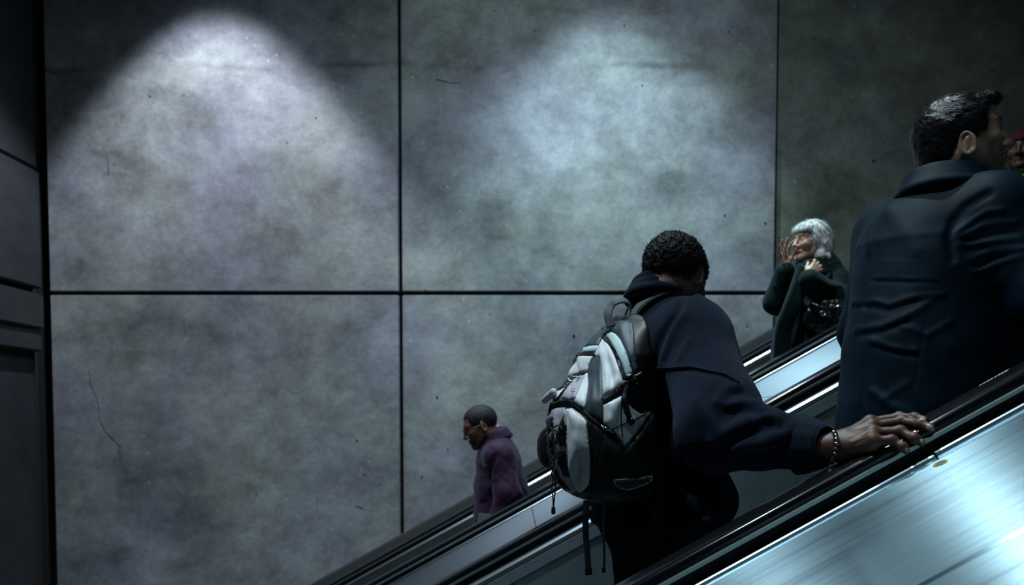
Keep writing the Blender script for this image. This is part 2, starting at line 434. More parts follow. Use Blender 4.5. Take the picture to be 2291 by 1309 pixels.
def torus(c, nax, A, ra, rb, r):
    """ring of tube radius r, ellipse ra along A and rb across, plane normal nax"""
    nax = nrm(nax); A = nrm(np.asarray(A)-nax*(np.asarray(A)@nax)); B = np.cross(nax, A); c = np.asarray(c, float)
    def f(p):
        v = p-c; x = v@A; y = v@B; z = v@nax
        s = np.sqrt((x/ra)**2+(y/rb)**2); q = (s-1)*np.sqrt(x*x+y*y)/(s+1e-9)
        return np.sqrt(q*q+z*z)-r
    return f
def _hash(i, j, k):
    n = (i*374761393 + j*668265263 + k*2147483647 % 1274126177) & 0x7fffffff
    n = ((n ^ (n >> 13))*1274126177) & 0x7fffffff
    return ((n ^ (n >> 16)) & 0xffff)/65535.
def vnoise(p):
    i = np.floor(p).astype(np.int64); f = p-i; u = f*f*(3-2*f); r = 0
    for a in (0, 1):
        for b in (0, 1):
            for c in (0, 1):
                w = (u[:, 0] if a else 1-u[:, 0])*(u[:, 1] if b else 1-u[:, 1])*(u[:, 2] if c else 1-u[:, 2])
                r = r + w*_hash(i[:, 0]+a, i[:, 1]+b, i[:, 2]+c)
    return r*2-1
def pdist(pts):
    pts = [np.asarray(q, float) for q in pts]
    def f(p):
        d = None
        for a, b in zip(pts[:-1], pts[1:]):
            ab = b-a; t = np.clip(((p-a)@ab)/(ab@ab+1e-12), 0, 1); e = ((p-a-t[:, None]*ab)**2).sum(1)
            d = e if d is None else np.minimum(d, e)
        return np.sqrt(d)
    return f
def on_surf(f, px, py, Ya, Yb, n=200):
    d = ray(px, py); Ys = np.linspace(Ya, Yb, n); pts = EYE + d[None]*(Ys/d[1])[:, None]; v = f(pts)
    neg = np.nonzero(v < 0)[0]
    if len(neg) == 0 or neg[0] == 0: return pts[int(np.argmin(v))]
    i = neg[0]; t = v[i-1]/(v[i-1]-v[i]); return pts[i-1]+(pts[i]-pts[i-1])*t
def folded(f, folds, Ya, Yb):
    """folds: (pixel polyline, width, height): ridges (+) and creases (-) laid on the surface of f"""
    fs = []
    for pl, w, amp in folds:
        pts = [on_surf(f, x, y, Ya, Yb) for x, y in pl]
        lo = np.min(pts, axis=0)-3*w; hi = np.max(pts, axis=0)+3*w
        fs.append((pdist(pts), w, amp, lo, hi))
    def g(p):
        d = f(p)
        for h, w, amp, lo, hi in fs:
            m = np.all((p > lo) & (p < hi), axis=1)
            if m.any(): d[m] -= amp*np.exp(-(h(p[m])/w)**2)
        return d
    return g
def surface_nets(D, org, h):
    s = D < 0; nx, ny, nz = D.shape
    cnt = np.zeros((nx-1, ny-1, nz-1), np.int8)
    for a in (0, 1):
        for b in (0, 1):
            for c in (0, 1): cnt += s[a:nx-1+a, b:ny-1+b, c:nz-1+c]
    m = (cnt > 0) & (cnt < 8); I = np.argwhere(m)
    idx = np.full(m.shape, -1, np.int64); idx[m] = np.arange(len(I))
    acc = np.zeros((len(I), 3)); num = np.zeros(len(I))
    cor = [(a, b, c) for a in (0, 1) for b in (0, 1) for c in (0, 1)]
    for A in cor:
        for ax in range(3):
            if A[ax]: continue
            B = list(A); B[ax] = 1
            va = D[I[:, 0]+A[0], I[:, 1]+A[1], I[:, 2]+A[2]]; vb = D[I[:, 0]+B[0], I[:, 1]+B[1], I[:, 2]+B[2]]
            x = (va < 0) != (vb < 0); t = np.where(x, va/np.where(x, va-vb, 1), 0)
            q = np.tile(np.array(A, float), (len(I), 1)); q[:, ax] = t
            acc += q*x[:, None]; num += x
    V = org + (I + acc/num[:, None])*h
    Fs = []
    for ax in range(3):
        sl0 = [slice(None)]*3; sl1 = [slice(None)]*3; sl0[ax] = slice(0, -1); sl1[ax] = slice(1, None)
        a_, b_ = [k for k in range(3) if k != ax]
        e = s[tuple(sl0)] != s[tuple(sl1)]
        e[tuple(slice(0, 1) if k == a_ else slice(None) for k in range(3))] = False
        e[tuple(slice(0, 1) if k == b_ else slice(None) for k in range(3))] = False
        E = np.argwhere(e); lim = np.array(m.shape)
        E = E[(E < lim).all(1)]
        if len(E) == 0: continue
        inside = s[tuple(E.T)]
        def cell(da, db):
            q = E.copy(); q[:, a_] -= da; q[:, b_] -= db; return idx[tuple(q.T)]
        Q = np.stack([cell(0, 0), cell(1, 0), cell(1, 1), cell(0, 1)], 1)
        flip = inside if ax != 1 else ~inside
        Q[~flip] = Q[~flip][:, ::-1]
        Fs.append(Q[(Q >= 0).all(1)])
    return V, np.concatenate(Fs)
def sdf_mesh(f, lo, hi, h, relax=1, margin=2.2):
    lo = np.asarray(lo, float); hi = np.asarray(hi, float); B = 5
    nb = np.maximum(np.ceil((hi-lo)/(h*B)).astype(int), 1)
    ax = [lo[k]+(np.arange(nb[k])+.5)*h*B for k in range(3)]
    G = np.stack(np.meshgrid(*ax, indexing='ij'), -1).reshape(-1, 3)
    dc = f(G).reshape(nb)
    act = np.abs(dc) < h*B*.87*margin*.75 + h
    D = np.repeat(np.repeat(np.repeat(dc, B, 0), B, 1), B, 2).astype(np.float64)
    mk = np.repeat(np.repeat(np.repeat(act, B, 0), B, 1), B, 2)
    I = np.argwhere(mk); v = np.empty(len(I))
    for k in range(0, len(I), 400000): v[k:k+400000] = f(lo+(I[k:k+400000]+.5)*h)
    D[mk] = v
    V, Q = surface_nets(D, lo+.5*h, h)
    for _ in range(relax):
        S_ = np.zeros_like(V); c = np.zeros(len(V))
        for a, b in ((0, 1), (1, 2), (2, 3), (3, 0)):
            np.add.at(S_, Q[:, a], V[Q[:, b]]); np.add.at(S_, Q[:, b], V[Q[:, a]]); np.add.at(c, Q[:, a], 1); np.add.at(c, Q[:, b], 1)
        V = V*.5 + .5*S_/np.maximum(c, 1)[:, None]
    return V, Q
def merge(*vq):
    V = []; Q = []; n = 0
    for v, q in vq: V.append(v); Q.append(q+n); n += len(v)
    return np.concatenate(V), np.concatenate(Q)
def sdf_obj(name, vq, m, parent=None):
    V, Q = vq; o = mesh_obj(name, V, Q, m, None, smooth=True)
    if parent is not None: part(o, parent)
    return o
BV = {}
def bvh(o):
    if o.name not in BV:
        me = o.data; mw = np.array(o.matrix_basis)
        BV[o.name] = BVHTree.FromPolygons([tuple(v.co) for v in me.vertices], [tuple(p.vertices) for p in me.polygons])
    return BV[o.name]
def hit(trees, px, py):
    d = Vector(ray(px, py)).normalized(); best = None
    for t in trees:
        r = t.ray_cast(Vector(EYE), d)
        if r[0] is not None and (best is None or r[3] < best[2]): best = (np.array(r[0]), np.array(r[1]), r[3])
    if best is None:
        # nearest surface point to the ray
        for Yq in np.linspace(1.2, 3, 60):
            q = P(px, py, Yq)
            for t in trees:
                r = t.find_nearest(Vector(q))
                if r[0] is not None and (best is None or r[3] < best[2]): best = (np.array(r[0]), np.array(r[1]), r[3])
    n = best[1]
    if n @ np.array(d) > 0: n = -n
    return best[0], n
def densify(poly, step):
    out = []
    for i in range(len(poly)):
        a = np.array(poly[i], float); b = np.array(poly[(i+1) % len(poly)], float); n = max(1, int(np.linalg.norm(b-a)/step))
        out += [tuple(a+(b-a)*k/n) for k in range(n)]
    return out
def patch(name, poly, trees, thick, m, parent, step=5., puff=0., sink=.003, wr=0.):
    """a sewn-on piece: the outline laid on the surface, given thickness, edges turned down"""
    poly = densify(poly, step); pa = np.array(poly); n = len(poly)
    pts = [Vector((x, y)) for x, y in poly]; lo = pa.min(0); hi = pa.max(0)
    gx = np.arange(lo[0]+step/2, hi[0], step); gy = np.arange(lo[1]+step/2, hi[1], step)
    for j, y in enumerate(gy):
        for x in gx: pts.append(Vector((x+(j % 2)*step*.5, y)))
    V2, _, F2, _, _, _ = delaunay_2d_cdt(pts, [(i, (i+1) % n) for i in range(n)], [], 1, 1e-4)
    ed = {}
    for f in F2:
        for a, b in zip(f, f[1:]+f[:1]): ed[(min(a, b), max(a, b))] = ed.get((min(a, b), max(a, b)), 0)+1
    bd = {v for e, c in ed.items() if c == 1 for v in e}
    top = []; bot = []
    P2 = np.array([tuple(v) for v in V2]); sa = pa; sb = np.roll(pa, -1, 0)
    for i, (x, y) in enumerate(P2):
        p, nn = hit(trees, x, y)
        d = sb-sa; t = np.clip(((np.array([x, y])-sa)*d).sum(1)/((d*d).sum(1)+1e-9), 0, 1); e = np.sqrt((((sa+d*t[:, None])-[x, y])**2).sum(1).min())
        hgt = thick*(.35 if i in bd else 1) + puff*(1-math.exp(-e/12))
        if wr: hgt += wr*(mnoise.noise(Vector((x*.05, y*.012, 3.1)))+.6*mnoise.noise(Vector((x*.11, y*.03, 7.7))))*(1-math.exp(-e/8))
        top.append(p+nn*hgt); bot.append(p-nn*sink)
    nv = len(top); Fc = []
    for f in F2: Fc.append(tuple(f)); Fc.append(tuple(v+nv for v in reversed(f)))
    for f in F2:
        for a, b in zip(f, f[1:]+f[:1]):
            if ed[(min(a, b), max(a, b))] == 1: Fc.append((b, a, a+nv, b+nv))
    me = bpy.data.meshes.new(name); me.from_pydata([tuple(v) for v in top+bot], [], Fc); me.materials.append(m)
    me.polygons.foreach_set('use_smooth', [True]*len(me.polygons)); me.update()
    bm = bmesh.new(); bm.from_mesh(me); bmesh.ops.delete(bm, geom=[v for v in bm.verts if not v.link_faces], context='VERTS'); bmesh.ops.recalc_face_normals(bm, faces=bm.faces); bm.to_mesh(me); bm.free()
    o = link(bpy.data.objects.new(name, me)); part(o, parent); return o
def smooth_line(pl, n=6):
    pl = [np.array(q, float) for q in pl]; out = []
    for i in range(len(pl)-1):
        p0 = pl[max(i-1, 0)]; p1 = pl[i]; p2 = pl[i+1]; p3 = pl[min(i+2, len(pl)-1)]
        for k in range(n):
            t = k/n; out.append(.5*((2*p1)+(p2-p0)*t+(2*p0-5*p1+4*p2-p3)*t*t+(3*p1-p0-3*p2+p3)*t**3))
    return out+[pl[-1]]
def strip_poly(pl, w):
    pl = smooth_line(pl, 5); n = len(pl); L = []; R = []
    for i in range(n):
        d = nrm(pl[min(i+1, n-1)]-pl[max(i-1, 0)]); q = np.array([-d[1], d[0]])
        ww = w if not isinstance(w, (tuple, list)) else w[0]+(w[1]-w[0])*i/(n-1)
        L.append(pl[i]+q*ww/2); R.append(pl[i]-q*ww/2)
    return [tuple(v) for v in L+R[::-1]]
def tube(name, pts, r, m, parent=None, sides=6, flat=None, cap=True, smooth=True):
    """round tube, or a strap when flat = (normal, half width, half thickness)"""
    pts = [np.asarray(q, float) for q in pts]; V = []; Fc = []; n = len(pts); prev = None
    for i in range(n):
        d = nrm(pts[min(i+1, n-1)]-pts[max(i-1, 0)])
        ref = np.array([0, 0, 1.]) if prev is None else prev
        if flat is not None: ref = np.asarray(flat[0] if not callable(flat[0]) else flat[0](i), float)
        if abs(d@ref) > .95 and prev is None: ref = np.array([1., 0, 0])
        u = nrm(ref-d*(d@ref)); v = np.cross(d, u); prev = u
        rr = r[i] if isinstance(r, (list, tuple, np.ndarray)) else r
        for k in range(sides):
            a = 2*math.pi*k/sides
            if flat is not None:
                cu = math.sin(a); cv = math.cos(a); f = lambda t: math.copysign(abs(t)**.5, t)
                V.append(pts[i]+u*flat[2]*f(cu)+v*flat[1]*f(cv))
            else: V.append(pts[i]+rr*(math.cos(a)*u+math.sin(a)*v))
    for i in range(n-1):
        for k in range(sides): Fc.append((i*sides+k, i*sides+(k+1) % sides, (i+1)*sides+(k+1) % sides, (i+1)*sides+k))
    if cap: Fc.append(tuple(range(sides-1, -1, -1))); Fc.append(tuple((n-1)*sides+k for k in range(sides)))
    if name is None: return np.array(V), Fc
    o = mesh_obj(name, np.array(V), Fc, m, None, smooth=smooth)
    if parent is not None: part(o, parent)
    return o
def blades(vq, count, length, width, direction, jit=.5, lift=.3, seed=1, keep=None):
    """hair strands: tapering blades rooted on a scalp mesh, combed along direction(p, n)"""
    V, Q = vq; rs = np.random.RandomState(seed)
    c = V[Q].mean(1); nn = np.cross(V[Q[:, 2]]-V[Q[:, 0]], V[Q[:, 3]]-V[Q[:, 1]]); nn /= np.linalg.norm(nn, axis=1)[:, None]+1e-9
    sel = rs.randint(0, len(c), count); BVt = []; BQ = []; k = 0
    for i in sel:
        p = c[i]; n = nn[i]
        if keep is not None and not keep(p): continue
        d = direction(p, n)+rs.normal(0, jit, 3); d = d-n*(d@n); d = nrm(d+1e-6); L = length*(.6+.8*rs.rand()); s = np.cross(d, n)*width*.5
        pts = [p-n*.001, p+d*L*.5+n*lift*L*.7, p+d*L+n*lift*L*.8]
        BVt += [pts[0]-s, pts[0]+s, pts[1]+s*.8, pts[1]-s*.8, pts[2]+s*.15, pts[2]-s*.15]
        BQ += [(k, k+1, k+2, k+3), (k+3, k+2, k+4, k+5)]; k += 6
    return np.array(BVt), np.array(BQ)

# ---------------------------------------------------------------- anatomy
def head_parts(c, hf, hu, s=1., nose=1., fat=1., mouth_open=0., ear=(-.012, -.004, .080)):
    hf = nrm(hf); hu = nrm(np.asarray(hu)-hf*(np.asarray(hu)@hf)); hl = np.cross(hu, hf)   # left of the head
    R = np.array([hf, hl, hu]); c = np.asarray(c, float)
    def L(f, l, u): return c + s*(f*hf + l*hl + u*hu)
    pr = [(ell(L(-.012, 0, .030), R, np.array([.098, .077, .086])*s), .0),
          (ell(L(.022, 0, -.022), R, np.array([.068, .062*fat, .082])*s), .03*s)]
    for q in (1, -1):
        pr += [(rcone(L(-.002, q*.054*fat, -.05), L(.07, q*.014, -.098), .024*s, .018*s), .03*s),
               (ball(L(.06, q*.042*fat, -.022), .024*s), .025*s),
               (rcone(L(.084, q*.012, .030), L(.066, q*.046, .026), .010*s, .009*s), .016*s)]
    pr += [(ball(L(.077, 0, -.098), .019*s), .02*s)]
    eyes = [ball(L(.094, q*.033, .006), .0165*s) for q in (1, -1)]
    pr2 = [(rcone(L(.088, 0, .020), L(.108, 0, -.026), .0075*s, .0115*s*nose), .014*s),
           (ball(L(.111, 0, -.031), .0115*s*nose), .008*s)]
    for q in (1, -1):
        pr2 += [(ball(L(.099, q*.013*nose, -.035), .0085*s), .008*s), (ball(L(.074, q*.032, .004), .0135*s), .003*s),
                (rcone(L(.083, q*.014, .016), L(.074, q*.046, .012), .0045*s, .004*s), .005*s),
                (rcone(L(.094, 0, -.057), L(.084, q*.022, -.062), .0065*s, .003*s), .008*s),
                (rcone(L(.093, 0, -.069-mouth_open), L(.083, q*.020, -.065), .0075*s, .003*s), .008*s)]
    base = union(pr); feat = union(pr2)
    ears = []
    for q in (1, -1):
        ec = L(ear[0], q*ear[2], ear[1]); ef = nrm(hf*.86+hl*q*.0-hu*.1); eo = nrm(hl*q*.86-hf*.5); eu = nrm(hu-hf*.22); ef = np.cross(eu, eo)
        Re = np.array([ef, eo, eu])
        ears.append((Re, ec, torus(ec, eo, eu, .029*s, .0165*s, .0048*s), ball(ec-eu*.026*s+ef*.004*s, .0085*s), ell(ec-eo*.004*s, Re, np.array([.016, .004, .028])*s), rcone(ec+eu*.012*s+ef*.002*s, ec-eu*.012*s-ef*.004*s, .0045*s, .004*s)))
    def f(p):
        d = base(p)
        for e in eyes: d = smax(d, -e(p), .012*s)
        d = smin(d, feat(p), .009*s)
        for (Re, ec, rim, lobe, conch, ant) in ears:
            e = smin(smin(rim(p), conch(p), .006*s), smin(lobe(p), ant(p), .004*s), .006*s)
            d = smin(d, e, .008*s)
        return d
    return f, L, (hf, hl, hu)
def brows(o_parent, L, s, m, arch=.004):
    for q in (1, -1):
        pts = [L(.088+.004, q*.014, .030), L(.088, q*.028, .030+arch), L(.074, q*.046, .028)]
        tube('eyebrow', smooth_line(pts, 4), np.linspace(.0042, .002, 9)*s, m, o_parent, sides=5)
def eyes_obj(o_parent, L, s, hf, hl, hu, look=(0, 0)):
    for q in (1, -1):
        c = L(.0752, q*.0325, .004); bm = bmesh.new(); bmesh.ops.create_uvsphere(bm, u_segments=12, v_segments=8, radius=.0122*s)
        bmesh.ops.translate(bm, verts=bm.verts, vec=Vector(c)); e = bm_obj('eyeball', bm, M['eye_white'], o_parent, True)
        g = nrm(hf+hl*(look[0]+q*.05)+hu*look[1]); bm = bmesh.new(); bmesh.ops.create_uvsphere(bm, u_segments=10, v_segments=6, radius=.0075*s)
        bmesh.ops.translate(bm, verts=bm.verts, vec=Vector(c+g*.0066*s)); i = bm_obj('iris', bm, M['iris'], None, True); part(i, o_parent); i.parent = e; i.matrix_parent_inverse = Matrix.Translation(-o_parent.location)
def hand_parts(w, d, n, t, s=1., curl=(.35, .4, .45, .5), spread=.10, thumb=.6, thumb_fold=.3):
    """w wrist, d towards the fingers, n out of the back of the hand, t towards the thumb"""
    d = nrm(d); n = nrm(np.asarray(n)-d*(np.asarray(n)@d)); t0 = np.asarray(t, float); t = np.cross(n, d); t = t if t@t0 > 0 else -t
    w = np.asarray(w, float); pr = []
    kn = [w+s*(d*.090+t*.028), w+s*(d*.094+t*.009), w+s*(d*.090-t*.010), w+s*(d*.082-t*.027)]
    for k in kn: pr.append((rcone(w+s*(d*.012)+(k-w-d*.09*s)*.5, k, .0155*s, .0115*s), .018*s))
    lens = [(.040, .025, .020), (.044, .028, .021), (.041, .026, .020), (.032, .020, .018)]; rad = [.0088, .0092, .0088, .0076]
    for i in range(4):
        p = kn[i]; sp = (1.5-i)*spread; a = 0
        for j in range(3):
            a += curl[i]*(1.0 if j < 2 else .7); q = nrm(d*math.cos(a)-n*math.sin(a)+t*math.sin(sp)); e = p+q*lens[i][j]*s
            r0 = rad[i]*(1-.10*j)*s; pr.append((rcone(p, e, r0, r0*.9), .006*s)); p = e
    tb = w+s*(d*.025+t*.018-n*.006); q = nrm(d*math.cos(thumb)+t*math.sin(thumb)-n*.35); m1 = tb+q*.042*s
    q2 = nrm(d*math.cos(thumb-thumb_fold)+t*math.sin(thumb-thumb_fold)-n*.5); m2 = m1+q2*.034*s; m3 = m2+nrm(q2-n*.2)*.026*s
    pr += [(rcone(tb, m1, .014*s, .0115*s), .016*s), (rcone(m1, m2, .0105*s, .0095*s), .006*s), (rcone(m2, m3, .0095*s, .0078*s), .005*s)]
    return pr, kn
def foot_parts(a, d, s=1., r=.045):
    d = nrm(d); a = np.asarray(a, float); z = np.array([0, 0, 1.])
    pr = [(rcone(a-d*.045*s-z*.040*s, a+d*.03*s-z*.030*s, .038*s, .040*s), .02), (rcone(a+d*.03*s-z*.035*s, a+d*.15*s-z*.048*s, .042*s, .032*s), .03), (rcone(a, a-z*.03, .042*s, .045*s), .03)]
    g = union(pr); zz = a[2]-.078*s
    return lambda p: smax(g(p), zz-p[:, 2], .006)
M['eye_white'] = mat('eye white', (.22, .21, .20), .25)
M['iris'] = mat('dark iris', (.012, .008, .006), .15)
def skin(name, col, rough=.48, nail=False):
    m = mat(name, col, rough, 0., Subsurface_Weight=.12, Subsurface_Radius=(.01, .004, .002)); k = N(m); v = k.coord()
    a = k.noise(v, 60, 4, .6); b = k.noise(v, 420, 3, .6)
    k.l(k.ramp(a, [(.35, tuple(c*.75 for c in col)), (.65, tuple(min(1, c*1.25) for c in col))]), k.b.inputs['Base Color'])
    k.bump(k.math('ADD', k.math('MULTIPLY', a, .5), b), .35, .0015); return m
def cloth(name, col, rough=.85, sheen=0., scale=700, bump=.3, blot=.25, stretch=(1, 1, 1), spec=.12):
    m = mat(name, col, rough, 0., Sheen_Weight=sheen, Sheen_Roughness=.45, Specular_IOR_Level=spec); k = N(m); v = k.coord(stretch)
    if sheen: m.node_tree.nodes['Principled BSDF'].inputs['Sheen Tint'].default_value = (.55, .7, 1, 1)
    a = k.noise(v, scale, 3, .7); b = k.noise(v, 9, 4, .6)
    k.l(k.ramp(k.math('ADD', k.math('MULTIPLY', a, .55), k.math('MULTIPLY', b, .45)), [(.35, tuple(c*(1-blot*2) for c in col)), (.65, tuple(min(1, c*(1+blot*2)) for c in col))]), k.b.inputs['Base Color'])
    k.bump(a, bump, .002); return m
def hairmat(name, col, rough=.4, spec=.25):
    m = mat(name, col, rough, 0., Specular_IOR_Level=spec); k = N(m); v = k.coord()
    a = k.noise(v, 160, 3, .6)
    k.l(k.ramp(a, [(.35, tuple(c*.5 for c in col)), (.65, tuple(min(1, c*1.5) for c in col))]), k.b.inputs['Base Color']); k.bump(a, .5, .002); return m
M['skin_dark'] = skin('dark brown skin', (.100, .044, .028))
M['skin_hand'] = M['skin_dark']
M['skin_tan'] = skin('tan skin', (.30, .19, .13))
M['skin_pale'] = skin('pale skin', (.55, .33, .25))
M['nail'] = mat('fingernail', (.42, .31, .27), .3)
M['hair_black'] = hairmat('black curly hair', (.004, .004, .005), .7)
M['hair_sleek'] = hairmat('short black hair', (.006, .007, .009), .35, .4)
M['hair_grey'] = hairmat('silver grey hair', (.92, .95, .95), .4)
M['hair_red'] = hairmat('dark red knit', (.045, .004, .010), .8)
M['hair_brown'] = hairmat('brown hair', (.055, .025, .014), .5)
M['fleece'] = cloth('navy fleece', (.0034, .0076, .0185), .95, .09, 520, .9, .3)
M['rib'] = cloth('ribbed navy knit', (.006, .012, .022), .9, .1, 500, .5)
M['trouser'] = cloth('black trousers', (.005, .006, .008), .9, .0, 500, .3)
M['shoe'] = mat('black leather shoe', (.008, .008, .008), .35)
M['jacket_blue'] = cloth('dark blue cotton jacket', (.0018, .0115, .0225), .55, .0, 900, .3, .3, spec=.10)
M['plum'] = cloth('plum quilted coat', (.020, .006, .023), .65, .08, 600, .3)
M['green_coat'] = cloth('bottle green coat', (.004, .015, .013), .8, .08, 500, .4)
M['scarf_dark'] = cloth('dark green knit scarf', (.006, .020, .018), .9, .15, 250, .8)
M['white_coat'] = cloth('pale grey coat', (.30, .36, .38), .9, .1, 500, .4)
M['navy_plain'] = cloth('navy sleeve', (.02, .035, .06), .9, .1, 500, .4)
M['mustard'] = cloth('mustard scarf', (.50, .30, .01), .9, .1, 260, .8)

rail_print()
# ---------------------------------------------------------------- person A: man with the backpack
Z3 = np.array([0, 0, 1.])
def frame(deg):
    a = math.radians(deg); fw = np.array([math.cos(a), math.sin(a), 0]); return fw, np.array([fw[1], -fw[0], 0])
def bounds(pts, pad): pts = np.array(pts); return pts.min(0)-pad, pts.max(0)+pad
def legs(hip, fw, rt, zt, sep=.085, st=(.03, -.02), r=(.085, .06, .05), tr=.012):
    """trouser and leg prims from the hip centre to feet standing at heights zt"""
    sk = []; tro = []; shoes = []
    for s, zz, off in ((1, zt[0], st[0]), (-1, zt[1], st[1])):
        h = hip+rt*s*sep; a = np.array([h[0], h[1], 0])+fw*off; a[2] = zz+.08; k = (h+a)/2+fw*.03
        sk += [(rcone(h, k, r[0]-.01, r[1]-.01), .03), (rcone(k, a, r[1]-.012, .038), .02)]
        tro += [(rcone(h, k, r[0], r[1]+.005), .04), (rcone(k, a+Z3*.01, r[1]+.005, r[2]+.012), .02)]
        shoes.append(foot_parts(a, fw+rt*s*.15)); sk.append((foot_parts(a, fw+rt*s*.15, .88), .01))
    return sk, tro, shoes
def finish(person, skf, skb, regions, trf, trb, shoes, skinm, trm, trname='trousers'):
    pass

fw, rt = frame(25); YA = 2.12
nbA = P(1473, 690, YA); chA = P(1478, 800, YA); waA = P(1474, 1000, YA); heA = P(1470, 1165, YA)
sR = nbA+rt*.160+np.array([-.008, 0, -.088]); sL = nbA-rt*.125+fw*.045+np.array([0, 0, -.095])
eR = P(1598, 968, 1.74); wR = P(1866, 1000, 1.50)
eL = sL+fw*.10-Z3*.28-rt*.03; wL = eL+fw*.05-Z3*.22-rt*.02
hip = P(1470, 1135, YA)
hdeg = 47; hfA = frame(hdeg)[0]*math.cos(.45)-Z3*math.sin(.45); huA = Z3*math.cos(.45)+frame(hdeg)[0]*math.sin(.45)
hcA = P(1509, 626, YA-.01)
headA, LA, axA = head_parts(hcA, hfA, huA, .94)
tz = (tread(hip[0]+.02, 2.1, PH_UP), tread(hip[0]+.02, 2.1, PH_UP))
skl, trl, shA = legs(hip, fw, rt, tz)
A = empty('person', (hip[0], hip[1], tz[0])); tag(A, 'man in a navy fleece seen from behind, head bowed, hand on the near handrail', 'person')
# hand
K = [P(1947, 945, 1.520), P(1951, 954, 1.497), P(1953, 968, 1.472), P(1952, 985, 1.452)]
FN = [[K[0], P(2012, 934, 1.505), P(2046, 935, 1.480), P(2068, 939, 1.462)],
      [K[1], P(2018, 943, 1.485), P(2060, 950, 1.450), P(2082, 957, 1.432)],
      [K[2], P(2014, 965, 1.455), P(2045, 981, 1.430), P(2061, 991, 1.424)],
      [K[3], P(1995, 985, 1.437), P(2019, 1000, 1.424), P(2028, 1010, 1.420)]]
fr = [(.0095, .0088, .0080, .0070), (.0100, .0092, .0085, .0074), (.0098, .0090, .0080, .0070), (.0088, .0080, .0070, .0060)]
hp_ = []
cp = (P(1884, 998, 1.500), P(1884, 992, 1.515))
for i, k in enumerate(K):
    base = P(1882, 990+i*5, 1.514-.005*i); hp_.append((rcone(base, k, .017, .0115), .016))
    hp_.append((ball(k+Z3*.002, .0100), .010))
for i in range(4):
    for j in range(3):
        hp_.append((rcone(FN[i][j], FN[i][j+1], fr[i][j], fr[i][j+1]), .005))
        if 0 < j: hp_.append((ball(FN[i][j]+Z3*.0015, fr[i][j]*1.01), .007))
hp_.append((rcone(P(1900, 1004, 1.495), P(1945, 1000, 1.462), .016, .012), .02))     # heel of the hand
th = [P(1890, 985, 1.53), P(1945, 985, 1.56), P(1990, 980, 1.572), P(2022, 972, 1.572)]
for j, (a, b) in enumerate(((.016, .013), (.0115, .0105), (.0105, .0085))): hp_.append((rcone(th[j], th[j+1], a, b), .014 if j == 0 else .005))
hp_.append((eseg(P(1845, 1000, 1.515), P(1885, 999, 1.505), Z3, .0225, .0185, .0255, .018), .02))
hp_.append((rcone(P(1790, 998, 1.55), P(1848, 1000, 1.513), .027, .0205), .01))
for a, b in ((K[0], (1890, 975)), (K[1], (1890, 982)), (K[2], (1892, 992))):       # tendons
    hp_.append((rcone(a+Z3*.006, P(b[0], b[1], 1.50)+Z3*.004, .0045, .003), .010))
handf0 = union(hp_)
handf = folded(handf0, [([(1905, 990), (1930, 980), (1945, 972)], .0022, .0018), ([(1900, 978), (1925, 972), (1942, 960)], .0020, .0015), ([(1915, 1000), (1935, 992)], .002, .0012),
                        ([(2016, 936), (2018, 950)], .0015, -.0012), ([(2012, 958), (2016, 972)], .0015, -.0012), ([(2022, 937), (2025, 951)], .0012, -.0010)], 1.2, 1.7)
hb = bounds([P(1800, 1000, 1.55), *K, *[q for f in FN for q in f], *th], .04)
hand_vq = sdf_mesh(handf, hb[0], hb[1], .0017, relax=1)
neckA = (rcone(LA(-.025, 0, -.06), nbA+Z3*.0, .056, .066), .03)
headfA = union([headA, neckA])
headA_vq = sdf_mesh(headfA, hcA-.2, hcA+.16, .0030, relax=1)
torso_sk = [(eseg(chA, waA, rt, .155, .09, .14, .10), .03), (eseg(waA, hip, rt, .14, .10, .16, .11), .03), (rcone(sL, sR, .05, .05), .05), (rcone(nbA-Z3*.06, nbA+Z3*.04, .07, .055), .03),
            (rcone(sR, eR, .05, .042), .03), (rcone(eR, P(1800, 998, 1.55), .042, .03), .02), (rcone(sL, eL, .05, .042), .03), (rcone(eL, wL, .04, .028), .02)] + skl
hpL, _ = hand_parts(wL, fw*.2-Z3, -rt, fw)
bfA = union(torso_sk+hpL)
bb = bounds([sL, sR, eR, wR, eL, wL+fw*.2, hip, hip+fw*.2-Z3*(hip[2]-tz[0]), nbA+Z3*.05, hip-fw*.1], .14)
body_vq = sdf_mesh(bfA, bb[0], bb[1], .010)
bodyA = sdf_obj('body', merge(headA_vq, hand_vq, body_vq), M['skin_dark'], A)
# fingernails
hand_tree = BVHTree.FromPolygons(hand_vq[0].tolist(), hand_vq[1].tolist())
for poly in ([(2057, 934.5), (2065, 933.5), (2071, 936), (2071, 941), (2064, 942.5), (2057, 941)], [(2072, 949), (2079, 949), (2087, 954), (2087, 961), (2080, 963), (2073, 959)],
             [(2058, 984), (2063, 982), (2066, 988), (2065, 994), (2060, 993)], [(2025, 1004), (2030, 1003), (2032, 1008), (2031, 1012), (2026, 1011)]):
    o = patch('fingernail', poly, [hand_tree], .0012, M['nail'], A, step=1.6, sink=.001); o['label'] = 'pale fingernail'
